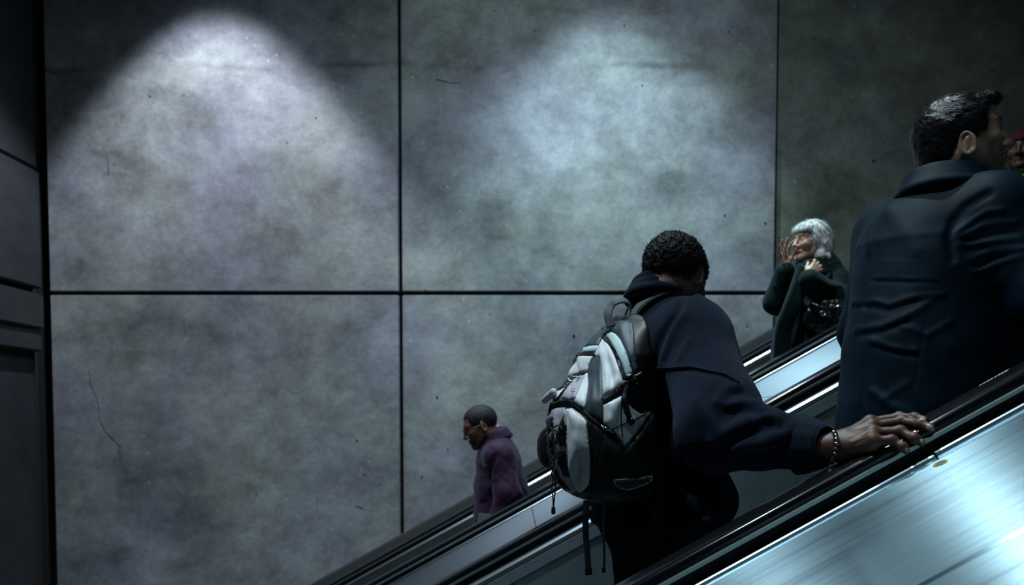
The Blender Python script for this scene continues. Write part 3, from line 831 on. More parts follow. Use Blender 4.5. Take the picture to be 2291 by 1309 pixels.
# fleece
cup = P(1815, 996, 1.545)
sl = [(rcone(sR, eR, .084, .082), .05), (rcone(sR+np.array([.045,0,-.10]), eR+np.array([.03,0,.06]), .062, .066), .06), (rcone(eR, P(1700, 978, 1.655), .079, .067), .03), (rcone(P(1700, 978, 1.655), P(1762, 987, 1.594), .066, .056), .02)]
fl_ = [(eseg(nbA-Z3*.02, chA, rt, .10, .075, .190, .125), .03), (eseg(chA, waA, rt, .190, .125, .190, .140), .05), (eseg(waA, heA-Z3*.02, rt, .190, .142, .205, .168), .05),
       (rcone(sL, sR, .074, .078), .06), (rcone(sL, eL, .08, .07), .05), (rcone(eL, wL-fw*.03, .068, .05), .03),
       (ball(P(1600, 1118, 1.98), .055), .06)] + sl
flf = union(fl_)
flcut = lambda p: smax(flf(p), (heA[2]-.012)-p[:, 2], .02)
FOLD = [([(1548, 662), (1518, 700), (1489, 738), (1470, 780), (1464, 815)], .012, -.010), ([(1560, 665), (1530, 705), (1505, 745), (1488, 790)], .014, .008), ([(1540, 760), (1520, 800)], .010, .004),
        ([(1462, 822), (1500, 822), (1545, 820), (1590, 830), (1625, 838), (1655, 855)], .0045, .0035), ([(1462, 828), (1500, 829), (1545, 827), (1590, 837), (1625, 846), (1652, 864)], .0035, -.0045),
        ([(1636, 908), (1660, 900), (1692, 902)], .012, .009), ([(1628, 922), (1660, 916), (1700, 922)], .010, -.009), ([(1600, 985), (1640, 960), (1690, 936), (1745, 934)], .013, .010), ([(1612, 1002), (1660, 975), (1720, 950)], .010, -.010),
        ([(1650, 1003), (1710, 995), (1760, 972), (1800, 952)], .014, .011), ([(1660, 1018), (1730, 1008), (1780, 990)], .011, -.010), ([(1690, 935), (1720, 945), (1750, 962)], .010, -.007),
        ([(1605, 900), (1625, 870), (1650, 862)], .012, .006), ([(1560, 900), (1580, 930), (1600, 960)], .014, .006), ([(1806, 948), (1812, 990), (1806, 1040)], .010, .010),
        ([(1580, 1040), (1605, 1080), (1612, 1130)], .012, .010), ([(1560, 1050), (1580, 1100), (1575, 1150)], .012, -.009), ([(1540, 1120), (1570, 1160), (1600, 1180)], .012, .008), ([(1500, 1165), (1560, 1176), (1610, 1180)], .010, .006)]
FOLD = [(pl, w, a*(1.55 if min(x for x, y in pl) > 1590 else 1.25)) for pl, w, a in FOLD]
flF = folded(flcut, FOLD, 1.4, 2.6)
def flN(p):
    return flF(p) - .0035*vnoise(p*np.array([11, 11, 7.])) - .0012*vnoise(p*34)
fb = bounds([sL-rt*.02, sR, eR, P(1830, 996, 1.54), eL, wL, heA+fw*.1, heA-fw*.1, nbA], .13)
fle_vq = sdf_mesh(flN, fb[0], fb[1], .0042, relax=1)
fleece = sdf_obj('fleece_jacket', fle_vq, M['fleece'], A)
fl_tree = bvh(fleece)
def seam_tube(pts, r):
    out = []
    for x, y in smooth_line(pts, 6):
        p_, n_ = hit([fl_tree], x, y); out.append(p_+n_*r*.35)
    out = np.array(out)
    for _ in range(3): out[1:-1] = (out[:-2]+2*out[1:-1]+out[2:])/4
    tube('seam', out, r, M['fleece'], A, sides=8)
seam_tube([(1466, 823), (1500, 823), (1545, 821), (1590, 831), (1625, 839), (1652, 856)], .0026)
# rolled collar of three folds
ca = nrm(Z3*.93+fw*.22-rt*.20); cc = P(1482, 659, YA-.005)
colf = union([(torus(cc+ca*.022, ca, rt, .068, .074, .0135), 0), (torus(cc+ca*.002, ca, rt, .073, .081, .0135), .005), (torus(cc-ca*.019, ca, rt, .080, .088, .0145), .005)])
colN = lambda p: colf(p) - .003*vnoise(p*28)
col_vq = sdf_mesh(colN, cc-.15, cc+.15, .0035)
o = sdf_obj('collar', col_vq, M['fleece'], A); col_tree = bvh(o)
# ribbed cuff
ax = nrm(P(1850, 998, 1.512)-cup); c0 = P(1792, 994, 1.567)
V = []; Fc = []; nr = 26; na = 44
u = nrm(Z3-ax*(Z3@ax)); v = np.cross(ax, u); Lc = np.linalg.norm(P(1850, 998, 1.512)-c0)
for i in range(nr):
    t = i/(nr-1); r = .050*(1-t)+.0325*t + (.004 if t < .9 else .004*(1-t)/.1)
    for k in range(na):
        a = 2*math.pi*k/na; rr = r*(1+.020*math.cos(11*a*1)) * (1 + .022*math.sin(i*2.1)); V.append(c0+ax*Lc*t+rr*(1.12*math.cos(a)*u+.92*math.sin(a)*v))
for i in range(nr-1):
    for k in range(na): Fc.append((i*na+k, i*na+(k+1) % na, (i+1)*na+(k+1) % na, (i+1)*na+k))
part(mesh_obj('cuff', np.array(V), Fc, M['rib'], None, True), A)
# trousers, shoes
trA = union([(eseg(waA-Z3*.12, hip, rt, .16, .13, .185, .158), .03)]+trl)
tb = bounds([hip+rt*.1, hip-rt*.1, hip-fw*.12, hip+fw*.15, hip-Z3*(hip[2]-tz[0]), waA-Z3*.1], .10); tb[0][2] = tz[0]+.05
tro_vq = sdf_mesh(lambda p: smax(trA(p), tz[0]+.055-p[:, 2], .005)-.004*vnoise(p*np.array([14, 14, 9.])), tb[0], tb[1], .007)
sdf_obj('trousers', tro_vq, M['trouser'], A)
def shoes_obj(person, shs, h=.006):
    for f, c in shs:
        sdf_obj('shoe', sdf_mesh(f, c-np.array([.24, .24, .13]), c+np.array([.24, .24, .10]), h), M['shoe'], person)
def shoe_list(hip, fw, rt, zt, shs, sep=.085, st=(.03, -.02)):
    out = []
    for s, zz, off, f in ((1, zt[0], st[0], shs[0]), (-1, zt[1], st[1], shs[1])):
        h = hip+rt*s*sep; a = np.array([h[0], h[1], 0])+fw*off; a[2] = zz+.08; out.append((f, a))
    return out
shoes_obj(A, shoe_list(hip, fw, rt, tz, shA))
# curly hair
hf_, hl_, hu_ = axA; RA = np.array([hf_, hl_, hu_])
crn = ell(LA(-.012, 0, .032), RA, (.0995, .0785, .0875))
def hairA(p):
    q = (p-hcA)@RA.T; d = crn(p)
    back = (.62*q[:, 0]-q[:, 2]-.010)/1.18
    d = smax(d, back, .012); d = smax(d, (q[:, 0]-.074)*.8+(.055-q[:, 2])*.4, .01)
    n = vnoise(p*210)*.0030+vnoise(p*95)*.0028
    return d-n
hv = sdf_mesh(hairA, hcA-.16, hcA+.17, .0023, relax=0)
cur = blades(hv, 7000, .0042, .0014, lambda p, n: np.random.normal(0, 1, 3), 1., .9, 5)
sdf_obj('hair', merge(hv, cur), M['hair_black'], A)
# beaded bracelet, worn loose on the wrist
wa_ax = nrm(P(1885, 998, 1.505)-P(1845, 999, 1.515)); wc = P(1862, 1001, 1.506)
br = empty('bracelet', wc); tag(br, 'bracelet of dark and metallic beads on the wrist at the handrail', 'bracelet')
u = nrm(Z3-wa_ax*(Z3@wa_ax)); v = np.cross(wa_ax, u); nbead = 19
M['bead_dark'] = mat('dark bead', (.05, .04, .03), .22); M['bead_brass'] = mat('brass bead', (.50, .40, .24), .25, 1.); M['bead_steel'] = mat('steel bead', (.6, .6, .6), .18, 1.)
tube('cord', [wc+.0285*math.cos(2*math.pi*k/24)*u+.0300*math.sin(2*math.pi*k/24)*v for k in range(25)], .0012, M['bead_dark'], br)
bms = {}
for k in range(nbead):
    a = 2*math.pi*k/nbead; bm = bmesh.new(); bmesh.ops.create_uvsphere(bm, u_segments=12, v_segments=8, radius=.0050)
    bmesh.ops.scale(bm, vec=(1, 1, .86), verts=bm.verts); off = wa_ax*.006*math.sin(a*1+.6)
    bmesh.ops.translate(bm, verts=bm.verts, vec=Vector(wc+(.0285*math.cos(a))*u+.0300*math.sin(a)*v+off))
    bm_obj('bead', bm, (M['bead_brass'], M['bead_dark'], M['bead_steel'])[(0, 1, 2, 0, 2, 1)[k % 6]], br, True)
# ---------------------------------------------------------------- the backpack on A's back
def C2(*pts): return [(1180+x/2.5176, 640+y/2.5176) for x, y in pts]
for nm, col, r in (('nylon_black', (.007, .009, .011), .42), ('nylon_slate', (.050, .072, .09), .5), ('nylon_grey', (.66, .70, .73), .5), ('nylon_teal', (.50, .64, .67), .5),
                   ('nylon_mauve', (.40, .39, .45), .5), ('webbing', (.012, .015, .018), .7), ('webbing_grey', (.10, .128, .15), .7), ('mesh_black', (.004, .005, .006), .5), ('cord', (.010, .011, .012), .6)):
    M[nm] = cloth(nm.replace('_', ' '), col, r, 0., 900, .15, .12, spec=.35)
M['chrome'] = mat('chrome puller', (.75, .78, .80), .2, 1.); M['plastic'] = mat('black plastic buckle', (.008, .009, .010), .3)
M['print'] = mat('white print', (.62, .64, .64), .6); M['pale_patch'] = cloth('pale patch behind mesh', (.85, .86, .80), .6); M['pale_roll'] = cloth('pale rolled cloth', (.50, .54, .55), .7)
sec = [(702, 1380, .060), (712, 1366, .080), (722, 1352, .100), (740, 1331, .115), (777, 1297, .130), (800, 1281, .140), (850, 1258, .148), (900, 1222, .152), (950, 1210, .155), (1000, 1211, .155), (1050, 1222, .152), (1090, 1240, .145), (1114, 1262, .130), (1130, 1292, .105)]
zc_ = []; ac = []; bc = []; cx_ = []; cy_ = []
for (py, pxl, a) in sec:
    tc = P(1475, py, YA); Yc = YA-.42*.2
    Xl = (pxl-1145.5)/F*Yc - tc[0]
    b = max(.02, (-Xl-.050-.378*a)/1.716)
    c = tc - fw*(.050+b); zc_.append(P(1475, py, Yc)[2]); ac.append(a); bc.append(b); cx_.append(c[0]); cy_.append(c[1])
zc_, ac, bc, cx_, cy_ = [np.array(v)[::-1] for v in (zc_, ac, bc, cx_, cy_)]
_j = [on_surf(flcut, x, y, 1.5, 2.5) for x, y in ((1416, 724), (1408, 760), (1412, 800))]
_v = nrm(ray(1410, 760))
ptop = union([rcone(_j[0]-_v*.004, _j[1]-_v*.006, .016, .034), rcone(_j[1]-_v*.006, _j[2]+_v*.02, .034, .045), rcone(P(1384, 722, _j[0][1]+.06), _j[1]-_v*.005, .014, .034)], .02)
def packf0(p):
    z = p[:, 2]; a = np.interp(z, zc_, ac); b = np.interp(z, zc_, bc); c = np.stack([np.interp(z, zc_, cx_), np.interp(z, zc_, cy_), z], 1)
    v = p-c; va = np.abs(v@rt)/a; vb = np.abs(v@fw)/b
    d = ((va**3+vb**3)**(1/3.)-1)*np.minimum(a, b)
    return smax(smax(d, z-zc_[-1], .012), zc_[0]-z, .05)
def packf(p):
    d = smax(packf0(p), -(flcut(p)-.002), .006); return smin(d, ptop(p), .02)
packd = folded(packf, [([(1330, 790), (1318, 850), (1316, 920), (1322, 1000), (1322, 1080)], .010, -.007), ([(1212, 922), (1245, 908), (1280, 905), (1310, 930), (1345, 955), (1368, 968)], .008, -.008),
                       ([(1350, 960), (1370, 985), (1396, 1003), (1430, 968), (1460, 918)], .008, -.006), ([(1300, 1090), (1380, 1112), (1450, 1105)], .02, .006), ([(1400, 1010), (1420, 1040), (1440, 1050)], .03, .010)], 1.5, 2.4)
pk_vq = sdf_mesh(lambda p: packd(p)-.0025*vnoise(p*np.array([16, 16, 12.])), np.array([cx_.min()-.30, cy_.min()-.30, zc_[0]-.03]), np.array([cx_.max()+.30, cy_.max()+.30, zc_[-1]+.03]), .0045)
pkb = np.array([cx_.mean(), cy_.mean(), zc_[0]])
B = empty('backpack', pkb); tag(B, 'grey and black backpack worn by the man in the navy fleece', 'backpack')
body = sdf_obj('bag_body', pk_vq, M['nylon_black'], B); T = [bvh(body)]
TS = T+[fl_tree, col_tree]
PAN = []
def PT(name, pts, m, th=.003, puff=.0, step=5., trees=None, lab=None, wr=.0, over=False):
    o = patch(name, pts, trees or (T if name in ('fabric_panel', 'hood_panel', 'mesh_pocket') and not over else T+PAN), th if name in ('fabric_panel', 'hood_panel', 'mesh_pocket') else max(.0022, th*.45), M[m], B, step=step, puff=puff, wr=wr)
    if name in ('fabric_panel', 'hood_panel', 'mesh_pocket', 'mesh_light_patch'): PAN.append(bvh(o))
    if lab: o['label'] = lab
    return o
def ST(name, pts, w, m, th=.004, step=4., trees=None, lab=None): return PT(name, strip_poly(pts, w), m, th, 0., step, trees, lab)
# top hood and side panels
PT('hood_panel', C2((285, 345), (330, 290), (375, 250), (440, 212), (520, 200), (570, 196), (596, 214), (602, 260), (606, 330), (614, 420), (622, 478), (600, 492), (585, 430), (560, 375), (530, 315), (510, 280), (470, 252), (430, 280), (395, 338)), 'nylon_slate', .004, .004, wr=0.0068)
PT('fabric_panel', C2((222, 405), (255, 370), (290, 350), (345, 342), (398, 336), (386, 372), (330, 374), (280, 380), (245, 396)), 'nylon_teal', .004, .002, lab='pale teal strip above the front zip')
ST('zip', C2((206, 432), (235, 402), (275, 388), (330, 384), (385, 382)), 8, 'nylon_black', .005)
PT('fabric_panel', C2((160, 548), (182, 482), (210, 436), (255, 402), (310, 395), (368, 397), (350, 440), (340, 480), (270, 500), (215, 525)), 'nylon_grey', .004, .004, wr=0.0136, lab='light grey upper front panel')
PT('fabric_panel', C2((128, 620), (160, 590), (215, 560), (275, 518), (337, 476), (346, 520), (342, 580), (332, 640), (326, 700), (290, 672), (245, 652), (200, 655), (150, 668), (82, 692), (95, 655)), 'nylon_grey', .004, .005, wr=0.0136, lab='light grey middle front panel')
PT('fabric_panel', C2((150, 585), (190, 545), (240, 515), (300, 488), (338, 474), (336, 488), (300, 508), (240, 548), (190, 582), (155, 600)), 'webbing', .003, over=True, lab='black webbing band across the front')
PT('fabric_panel', C2((382, 395), (395, 350), (420, 308), (440, 300), (470, 345), (500, 410), (525, 480), (555, 548), (500, 585), (425, 628), (424, 540), (422, 460), (414, 405)), 'nylon_grey', .004, .005, wr=0.0170, lab='light grey upper side panel')
PT('fabric_panel', C2((428, 672), (480, 645), (545, 612), (560, 660), (590, 690), (640, 722), (690, 700), (702, 695), (660, 765), (600, 845), (550, 908), (520, 862), (488, 815), (430, 772)), 'nylon_grey', .004, .004, wr=0.0136, lab='light grey lower side panel')
PT('fabric_panel', C2((444, 286), (470, 258), (500, 272), (530, 310), (555, 365), (572, 420), (592, 490), (575, 512), (558, 520), (535, 445), (500, 365), (470, 315)), 'nylon_teal', .005, .002, lab='pale teal strip behind the side zip')
ST('zip', C2((432, 292), (468, 330), (498, 385), (520, 445), (545, 525)), 8.5, 'nylon_black', .007)
PT('fabric_panel', C2((392, 392), (420, 412), (424, 480), (428, 570), (430, 660), (430, 768), (380, 735), (330, 702), (346, 560), (336, 478), (352, 440)), 'nylon_slate', .003, .003, wr=0.0068, lab='dark slate gusset between the grey panels')
# lower front pocket
PT('fabric_panel', C2((74, 712), (100, 705), (96, 800), (106, 900), (124, 1000), (150, 1090), (125, 1060), (100, 970), (84, 850)), 'nylon_grey', .004, .002, lab='narrow light grey strip at the pocket edge')
PT('fabric_panel', C2((104, 708), (160, 690), (212, 684), (222, 720), (222, 830), (228, 960), (250, 1070), (280, 1150), (250, 1172), (190, 1140), (150, 1080), (122, 960), (108, 830)), 'nylon_mauve', .003, .003, wr=0.0102, lab='mauve grey pocket panel under the laces')
PT('fabric_panel', C2((220, 695), (255, 690), (300, 722), (332, 760), (344, 860), (352, 960), (354, 1060), (346, 1120), (318, 1150), (290, 1164), (262, 1110), (238, 1020), (226, 900), (222, 800)), 'nylon_grey', .004, .006, wr=0.0102, lab='light grey rounded lower front panel')
for q in (((104, 745), (150, 735), (146, 790), (118, 830), (102, 800)), ((180, 780), (212, 720), (222, 790), (215, 900), (185, 905), (165, 840)), ((100, 850), (140, 860), (150, 950), (130, 970), (108, 940)), ((170, 940), (215, 930), (222, 1010), (240, 1080), (205, 1070), (178, 1010)), ((140, 1040), (165, 1030), (190, 1090), (245, 1150), (200, 1140), (160, 1095))):
    PT('lace_loop', C2(*q), 'nylon_black', .007, .004)
ST('zip', C2((72, 712), (110, 688), (165, 672), (205, 660), (250, 657), (300, 688), (350, 735), (405, 780), (440, 805)), 10, 'webbing', .008)
# side pocket of mesh
PT('mesh_pocket', C2((432, 778), (470, 810), (500, 850), (550, 915), (600, 855), (660, 775), (706, 702), (730, 760), (750, 850), (740, 960), (720, 1060), (690, 1130), (600, 1180), (500, 1190), (430, 1150), (400, 1000), (420, 880)), 'mesh_black', .005, .005, step=6.)
ST('pocket_hem', C2((432, 778), (470, 812), (505, 858), (550, 912), (600, 850), (660, 770), (706, 700)), 5, 'webbing', .011, lab='bound hem of the mesh pocket')
o = PT('mesh_light_patch', C2((484, 1092), (540, 1085), (620, 1080), (702, 1066), (698, 1096), (660, 1120), (600, 1142), (560, 1150), (520, 1140), (492, 1118)), 'pale_patch', .010, .002, lab='pale patch standing in for light through the mesh')  # light coming through the mesh, put in as a pale patch
# mesh net: thin crossed threads
def net(poly, n, w, off):
    pa = np.array(poly); lo = pa.min(0); hi = pa.max(0); VV = []; FF = []; k = 0
    def inside(x, y):
        c = False; j = len(pa)-1
        for i in range(len(pa)):
            if (pa[i, 1] > y) != (pa[j, 1] > y) and x < (pa[j, 0]-pa[i, 0])*(y-pa[i, 1])/(pa[j, 1]-pa[i, 1])+pa[i, 0]: c = not c
            j = i
        return c
    for sgn in (1, -1):
        for q in np.arange(-(hi-lo).sum(), (hi-lo).sum(), n):
            run = []
            for t in np.arange(0, hi[0]-lo[0], 2.0):
                x = lo[0]+t; y = (lo[1]+hi[1])/2+sgn*t*.8+q
                if inside(x, y): p, nn = hit(NT, x, y); run.append(p+nn*off)
                else:
                    if len(run) > 1:
                        v, f = tube(None, run, w, None, sides=3); VV.append(v); FF += [tuple(a+k for a in g) for g in f]; k += len(v)
                    run = []
            if len(run) > 1:
                v, f = tube(None, run, w, None, sides=3); VV.append(v); FF += [tuple(a+k for a in g) for g in f]; k += len(v)
    return np.concatenate(VV), FF
NT = [bvh(o)]
v_, f_ = net(C2((486, 1094), (540, 1087), (620, 1082), (700, 1069), (696, 1095), (660, 1118), (600, 1140), (560, 1148), (520, 1138), (494, 1117)), 3.4, .0008, .0012)
nt = part(mesh_obj('mesh_net', v_, f_, M['mesh_black']), B); tag(nt, 'black mesh threads over the pale patch', kind='stuff')
# compression strap, buckle, dangling end
ST('compression_strap', C2((424, 645), (480, 605), (545, 560), (600, 520), (640, 492)), 13, 'webbing', .009)
ST('strap_tail', C2((562, 560), (550, 600), (548, 650), (560, 700), (578, 752)), 12, 'webbing', .012)
PT('strap_end', C2((556, 758), (590, 738), (606, 772), (582, 790)), 'plastic', .016)
PT('buckle', C2((596, 512), (612, 496), (640, 482), (652, 500), (648, 530), (622, 548), (606, 540)), 'plastic', .016)
ST('buckle_bar', C2((600, 525), (625, 500), (638, 486)), 2.2, 'chrome', .019, step=2.5)
ST('buckle_bar', C2((608, 545), (622, 556)), 2.2, 'chrome', .017, step=2.5)
ST('zip_puller', C2((556, 520), (570, 506), (588, 500)), 4, 'chrome', .012, step=2.5)
zp = ST('zip_puller', C2((414, 786), (450, 806), (486, 826)), 6.5, 'chrome', .013, step=3.)
ST('zip_puller', C2((168, 640), (200, 600), (240, 545)), 3, 'cord', .012, step=3.); PT('zip_toggle', C2((154, 630), (166, 622), (172, 640), (162, 656), (152, 646)), 'plastic', .014, step=3.)
PT('label_tag', C2((604, 862), (618, 850), (628, 856), (614, 874)), 'print', .016, step=3.)
ST('seam', C2((478, 806), (540, 778), (620, 742), (700, 698)), 1.6, 'nylon_black', .0095, step=3.)
ST('seam', C2((532, 620), (528, 700), (530, 780), (538, 850)), 2.0, 'nylon_black', .0095, step=3.)
# partly readable white lettering printed on the front
def printed(txt, px, py, h, ang, shear, name='lettering'):
    cu = bpy.data.curves.new('lettering', 'FONT'); cu.body = txt; cu.size = 1; cu.resolution_u = 2; o = bpy.data.objects.new('lettering', cu); C.objects.link(o)
    dg = bpy.context.evaluated_depsgraph_get(); me = bpy.data.meshes.new_from_object(o.evaluated_get(dg)); bpy.data.objects.remove(o)
    ca_, sa_ = math.cos(ang), math.sin(ang)
    bm = bmesh.new(); bm.from_mesh(me); bmesh.ops.triangulate(bm, faces=bm.faces)
    for v in bm.verts:
        x = (v.co.x+shear*v.co.y)*h; y = -v.co.y*h
        X = px+x*ca_-y*sa_; Y = py+x*sa_+y*ca_
        p, n = hit(TL, X, Y); v.co = Vector(p+n*.0015)
    bm.to_mesh(me); bm.free(); me.materials.clear(); me.materials.append(M['print'])
    return part(link(bpy.data.objects.new(name, me)), B)
PT('fabric_panel', C2((190, 632), (205, 600), (238, 560), (264, 524), (300, 504), (320, 508), (300, 560), (268, 636), (235, 642)), 'nylon_mauve', .003, .001, over=True, lab='mauve panel carrying the white print')
TL = T+[bvh(o) for o in list(B.children) if o.name.startswith('fabric_panel')]
printed('CT', 1269, 853, 19, .10, .35); printed('NG', 1268, 872, 13, .22, .3)
# grab handle and shoulder strap
hp = [P(x, y, Yq) for (x, y), Yq in zip(C2((472, 232), (454, 160), (470, 110), (500, 86), (535, 80), (566, 92), (582, 128), (574, 190)), (2.03, 2.04, 2.05, 2.05, 2.06, 2.07, 2.07, 2.05))]
hl = smooth_line(hp, 5); hcen = P(*C2((515, 165))[0], 2.06)
tube('grab_handle', hl, .01, M['webbing_grey'], B, sides=10, flat=(lambda i: nrm(hl[i]-hcen)*.7+np.array([.25, -.7, .1]), .0115, .0026))
sx = []; sn = []
for x, y in smooth_line(C2((592, 205), (622, 150), (664, 105), (716, 68), (775, 46), (850, 38)), 4):
    p_, n_ = hit([fl_tree], x, y); sx.append(p_); sn.append(n_)
sx = np.array(sx); sn = np.array(sn)
for _ in range(6):
    sx[1:-1] = (sx[:-2]+sx[2:]+2*sx[1:-1])/4; sn[1:-1] = (sn[:-2]+sn[2:]+2*sn[1:-1])/4
sx += sn*.010; sx[0] = sx[0]-INC*.006
tube('shoulder_strap', sx, .01, M['webbing_grey'], B, sides=10, flat=(lambda i: sn[i], .0215-.007*i/len(sx), .0042))
sdn = [np.cross(sn[i], nrm(sx[min(i+1, len(sx)-1)]-sx[max(i-1, 0)])) for i in range(len(sx))]
sgn = 1 if unproj(sx[8]+sdn[8]*.02)[1] > unproj(sx[8])[1] else -1
tube('strap_binding', [sx[i]+sgn*sdn[i]*(.0205-.007*i/len(sx)) for i in range(len(sx))], .0046, M['webbing'], B, sides=8)
ST('shoulder_strap', [(1440, 745), (1448, 790), (1455, 840), (1464, 890), (1474, 940)], 13, 'webbing', .010, step=5., trees=[fl_tree], lab='lower black end of the shoulder strap')

# laces and toggle
def on_pack(x, y, off=.010):
    p, n = hit(T+PAN, x, y); return p+n*max(.002, off-.008)
lc = [C2((150, 800), (160, 850), (140, 900), (160, 960), (146, 1010), (140, 1060)), C2((158, 800), (180, 860), (150, 930), (165, 990), (150, 1050)), C2((150, 800), (120, 812), (110, 830), (125, 842), (148, 812)), C2((154, 800), (185, 788), (210, 805), (190, 822), (158, 806)),
      C2((130, 850), (170, 870), (200, 850)), C2((118, 960), (160, 975), (205, 945))]
for l in lc: tube('lace', smooth_line([on_pack(x, y, .016) for x, y in l], 5), .0019, M['cord'], B, sides=5)
e0 = on_pack(*C2((140, 1060))[0], .016); tgp = P(*C2((146, 1255))[0], e0[1])
tube('lace', smooth_line([e0, P(*C2((138, 1120))[0], e0[1]), P(*C2((144, 1190))[0], e0[1]), tgp], 5), .0019, M['cord'], B, sides=5)
e1 = on_pack(*C2((150, 1050))[0], .016)
tube('lace', smooth_line([e1, P(*C2((158, 1120))[0], e0[1]), P(*C2((152, 1190))[0], e0[1]), tgp], 5), .0019, M['cord'], B, sides=5)
tube('cord_toggle', [tgp+Z3*.006, tgp+Z3*.004, tgp-Z3*.010, tgp-Z3*.014], [.003, .0052, .0058, .0045], M['plastic'], B, sides=10)
# rolled cloth and side pocket on the far flank, hanging webbing below
r0 = P(1223, 894, 2.10); r1 = P(1239, 876, 2.06)
tube('rolled_cloth', [r0+np.array([0, .12, 0]), P(1228, 887, 2.10), r1], [.0095, .0105, .0095], M['pale_roll'], B, sides=14)
PT('buckle', C2((50, 668), (88, 640), (100, 668), (68, 700)), 'plastic', .004)
fp = on_pack(*C2((80, 900))[0], 0)
sp = sdf_mesh(ell(P(1224, 1002, fp[1]+.10), np.array([fw, rt, Z3]), (.020, .05, .056)), fp-np.array([.2, .1, .2]), fp+np.array([.2, .3, .2]), .006); sdf_obj('side_pocket', sp, M['nylon_black'], B)
def ribbon(name, pl, Yq, wpx, m):
    tube(name, smooth_line([P(x, y, Yq) for x, y in pl], 5), .01, M[m], B, sides=8, flat=(lambda i: fw*.3-np.array([0, 1., 0]), wpx/F*Yq/2, .0016))
ribbon('hanging_strap', [(1312, 1120), (1310, 1180), (1314, 1240), (1316, 1276)], 2.02, 15, 'webbing_grey'); ribbon('strap_end', [(1316, 1272), (1317, 1280), (1317, 1287)], 2.02, 17, 'plastic')
ribbon('hanging_strap', [(1351, 1120), (1350, 1180), (1352, 1240), (1351, 1272)], 1.99, 6, 'webbing_grey'); ribbon('strap_end', [(1351, 1270), (1351, 1281)], 1.99, 9, 'plastic')
# ---------------------------------------------------------------- the other passengers
def figure(label, hdeg, Y, esc, ph, nb, hipc, sh, arms, headc, hdir, hs, skinm, coat, coat_m, hem, extra=(), folds=(), h=.007, headh=.0045, nose=1., fat=1., ear=(-.012, -.004, .080), neck_r=.054, neck_dir=None, noise=.003, quilt=False, custom_hands=None, sleeve=(.072, .064, .050), trm='trouser', shear_y=(.4, 1.0)):
    fw, rt = frame(hdeg); zt = tread(hipc[0]+fw[0]*.02, esc, ph); zt = (zt, zt)
    root = empty('person', (hipc[0], hipc[1], zt[0])); tag(root, label, 'person')
    head, L, ax = head_parts(headc, hdir[0], hdir[1], hs, nose, fat, ear=ear)
    neck = (rcone(L(-.025, 0, -.06), nb-Z3*.03, neck_r, neck_r*1.15), .03)
    hv = sdf_mesh(union([head, neck]), headc-.21, headc+.17, headh)
    sR, sL = sh; parts = [(rcone(sL, sR, .05, .05), .05), (rcone(nb-Z3*.05, nb+Z3*.02, .06, .05), .03)]
    cps = [c[0] for c in coat]
    for (p0, l0, f0), (p1, l1, f1) in zip(coat[:-1], coat[1:]):
        parts.append((eseg(p0, p1, rt, max(.05, l0-.035), max(.05, f0-.035), max(.05, l1-.035), max(.05, f1-.035)), .03))
    skl, trl, shs = legs(hipc, fw, rt, zt); parts += skl
    hands = []
    for (s_, (e, w, hd, hn, ht, kw)), sp in zip(arms.items(), (sR, sL)):
        parts += [(rcone(sp, e, .045, .038), .03), (rcone(e, w, .038, .026), .02)]
        if hd is not None: hands += [(hand_parts(w, hd, hn, ht, **kw)[0], w, nrm(hd))]
    bts = [sR, sL, hipc-Z3*(hipc[2]-zt[0])]+[v for a in arms.values() for v in a[:2]]
    lo, hi = bounds(bts, .2); vq = [hv, sdf_mesh(union(parts), lo, hi, .011)]
    for hp, w, hd in hands:
        vq.append(sdf_mesh(union(hp+[(rcone(w-hd*.012, w+hd*.01, .023, .023), .015)]), w+hd*.08-.16, w+hd*.08+.16, .0026))
    sdf_obj('body', merge(*vq), skinm, root)
    # coat
    cp = []
    for (p0, l0, f0), (p1, l1, f1) in zip(coat[:-1], coat[1:]): cp.append((eseg(p0, p1, rt, l0, f0, l1, f1), .04))
    cp.append((rcone(sL, sR, sleeve[0], sleeve[0]), .06))
    for (s_, (e, w, hd, hn, ht, kw)), sp in zip(arms.items(), (sR, sL)):
        cp += [(rcone(sp, e, sleeve[0], sleeve[1]), .05), (rcone(e, w-nrm(w-e)*.02, sleeve[1], sleeve[2]), .03)]
    cp += list(extra); cf = union(cp); cut = lambda p: smax(cf(p), hem-p[:, 2], .02)
    ff = folded(cut, folds, Y-shear_y[0], Y+shear_y[1]) if folds else cut
    def cn(p):
        d = ff(p) - noise*(vnoise(p*np.array([12, 12, 8.]))+.5*vnoise(p*25))
        if quilt:
            a = (p[:, 0]+p[:, 1]*.5)/.062; b = p[:, 2]/.062
            d = d - .0045*np.minimum(np.abs(np.sin(math.pi*(a+b)/2)), np.abs(np.sin(math.pi*(a-b)/2)))**.5
        return d
    lo, hi = bounds([sR, sL]+cps+[v for a in arms.values() for v in a[:2]], .26); lo[2] = min(lo[2], hem-.03)
    cvq = sdf_mesh(cn, lo, hi, h); co = sdf_obj('coat', cvq, coat_m, root)
    tr = union([(eseg(hipc+Z3*.12, hipc, rt, .15, .115, .165, .125), .03)]+trl)
    lo, hi = bounds([hipc+Z3*.12, hipc+rt*.1, hipc-rt*.1, hipc+fw*.1, hipc-fw*.1, hipc-Z3*(hipc[2]-zt[0])], .12); lo[2] = zt[0]+.05
    sdf_obj('trousers', sdf_mesh(lambda p: smax(tr(p), zt[0]+.055-p[:, 2], .005), lo, hi, .010), M[trm], root)
    shoes_obj(root, shoe_list(hipc, fw, rt, zt, shs), .008)
    return dict(root=root, L=L, ax=ax, fw=fw, rt=rt, coat=co, cf=cut, nb=nb, hs=hs, hc=headc)
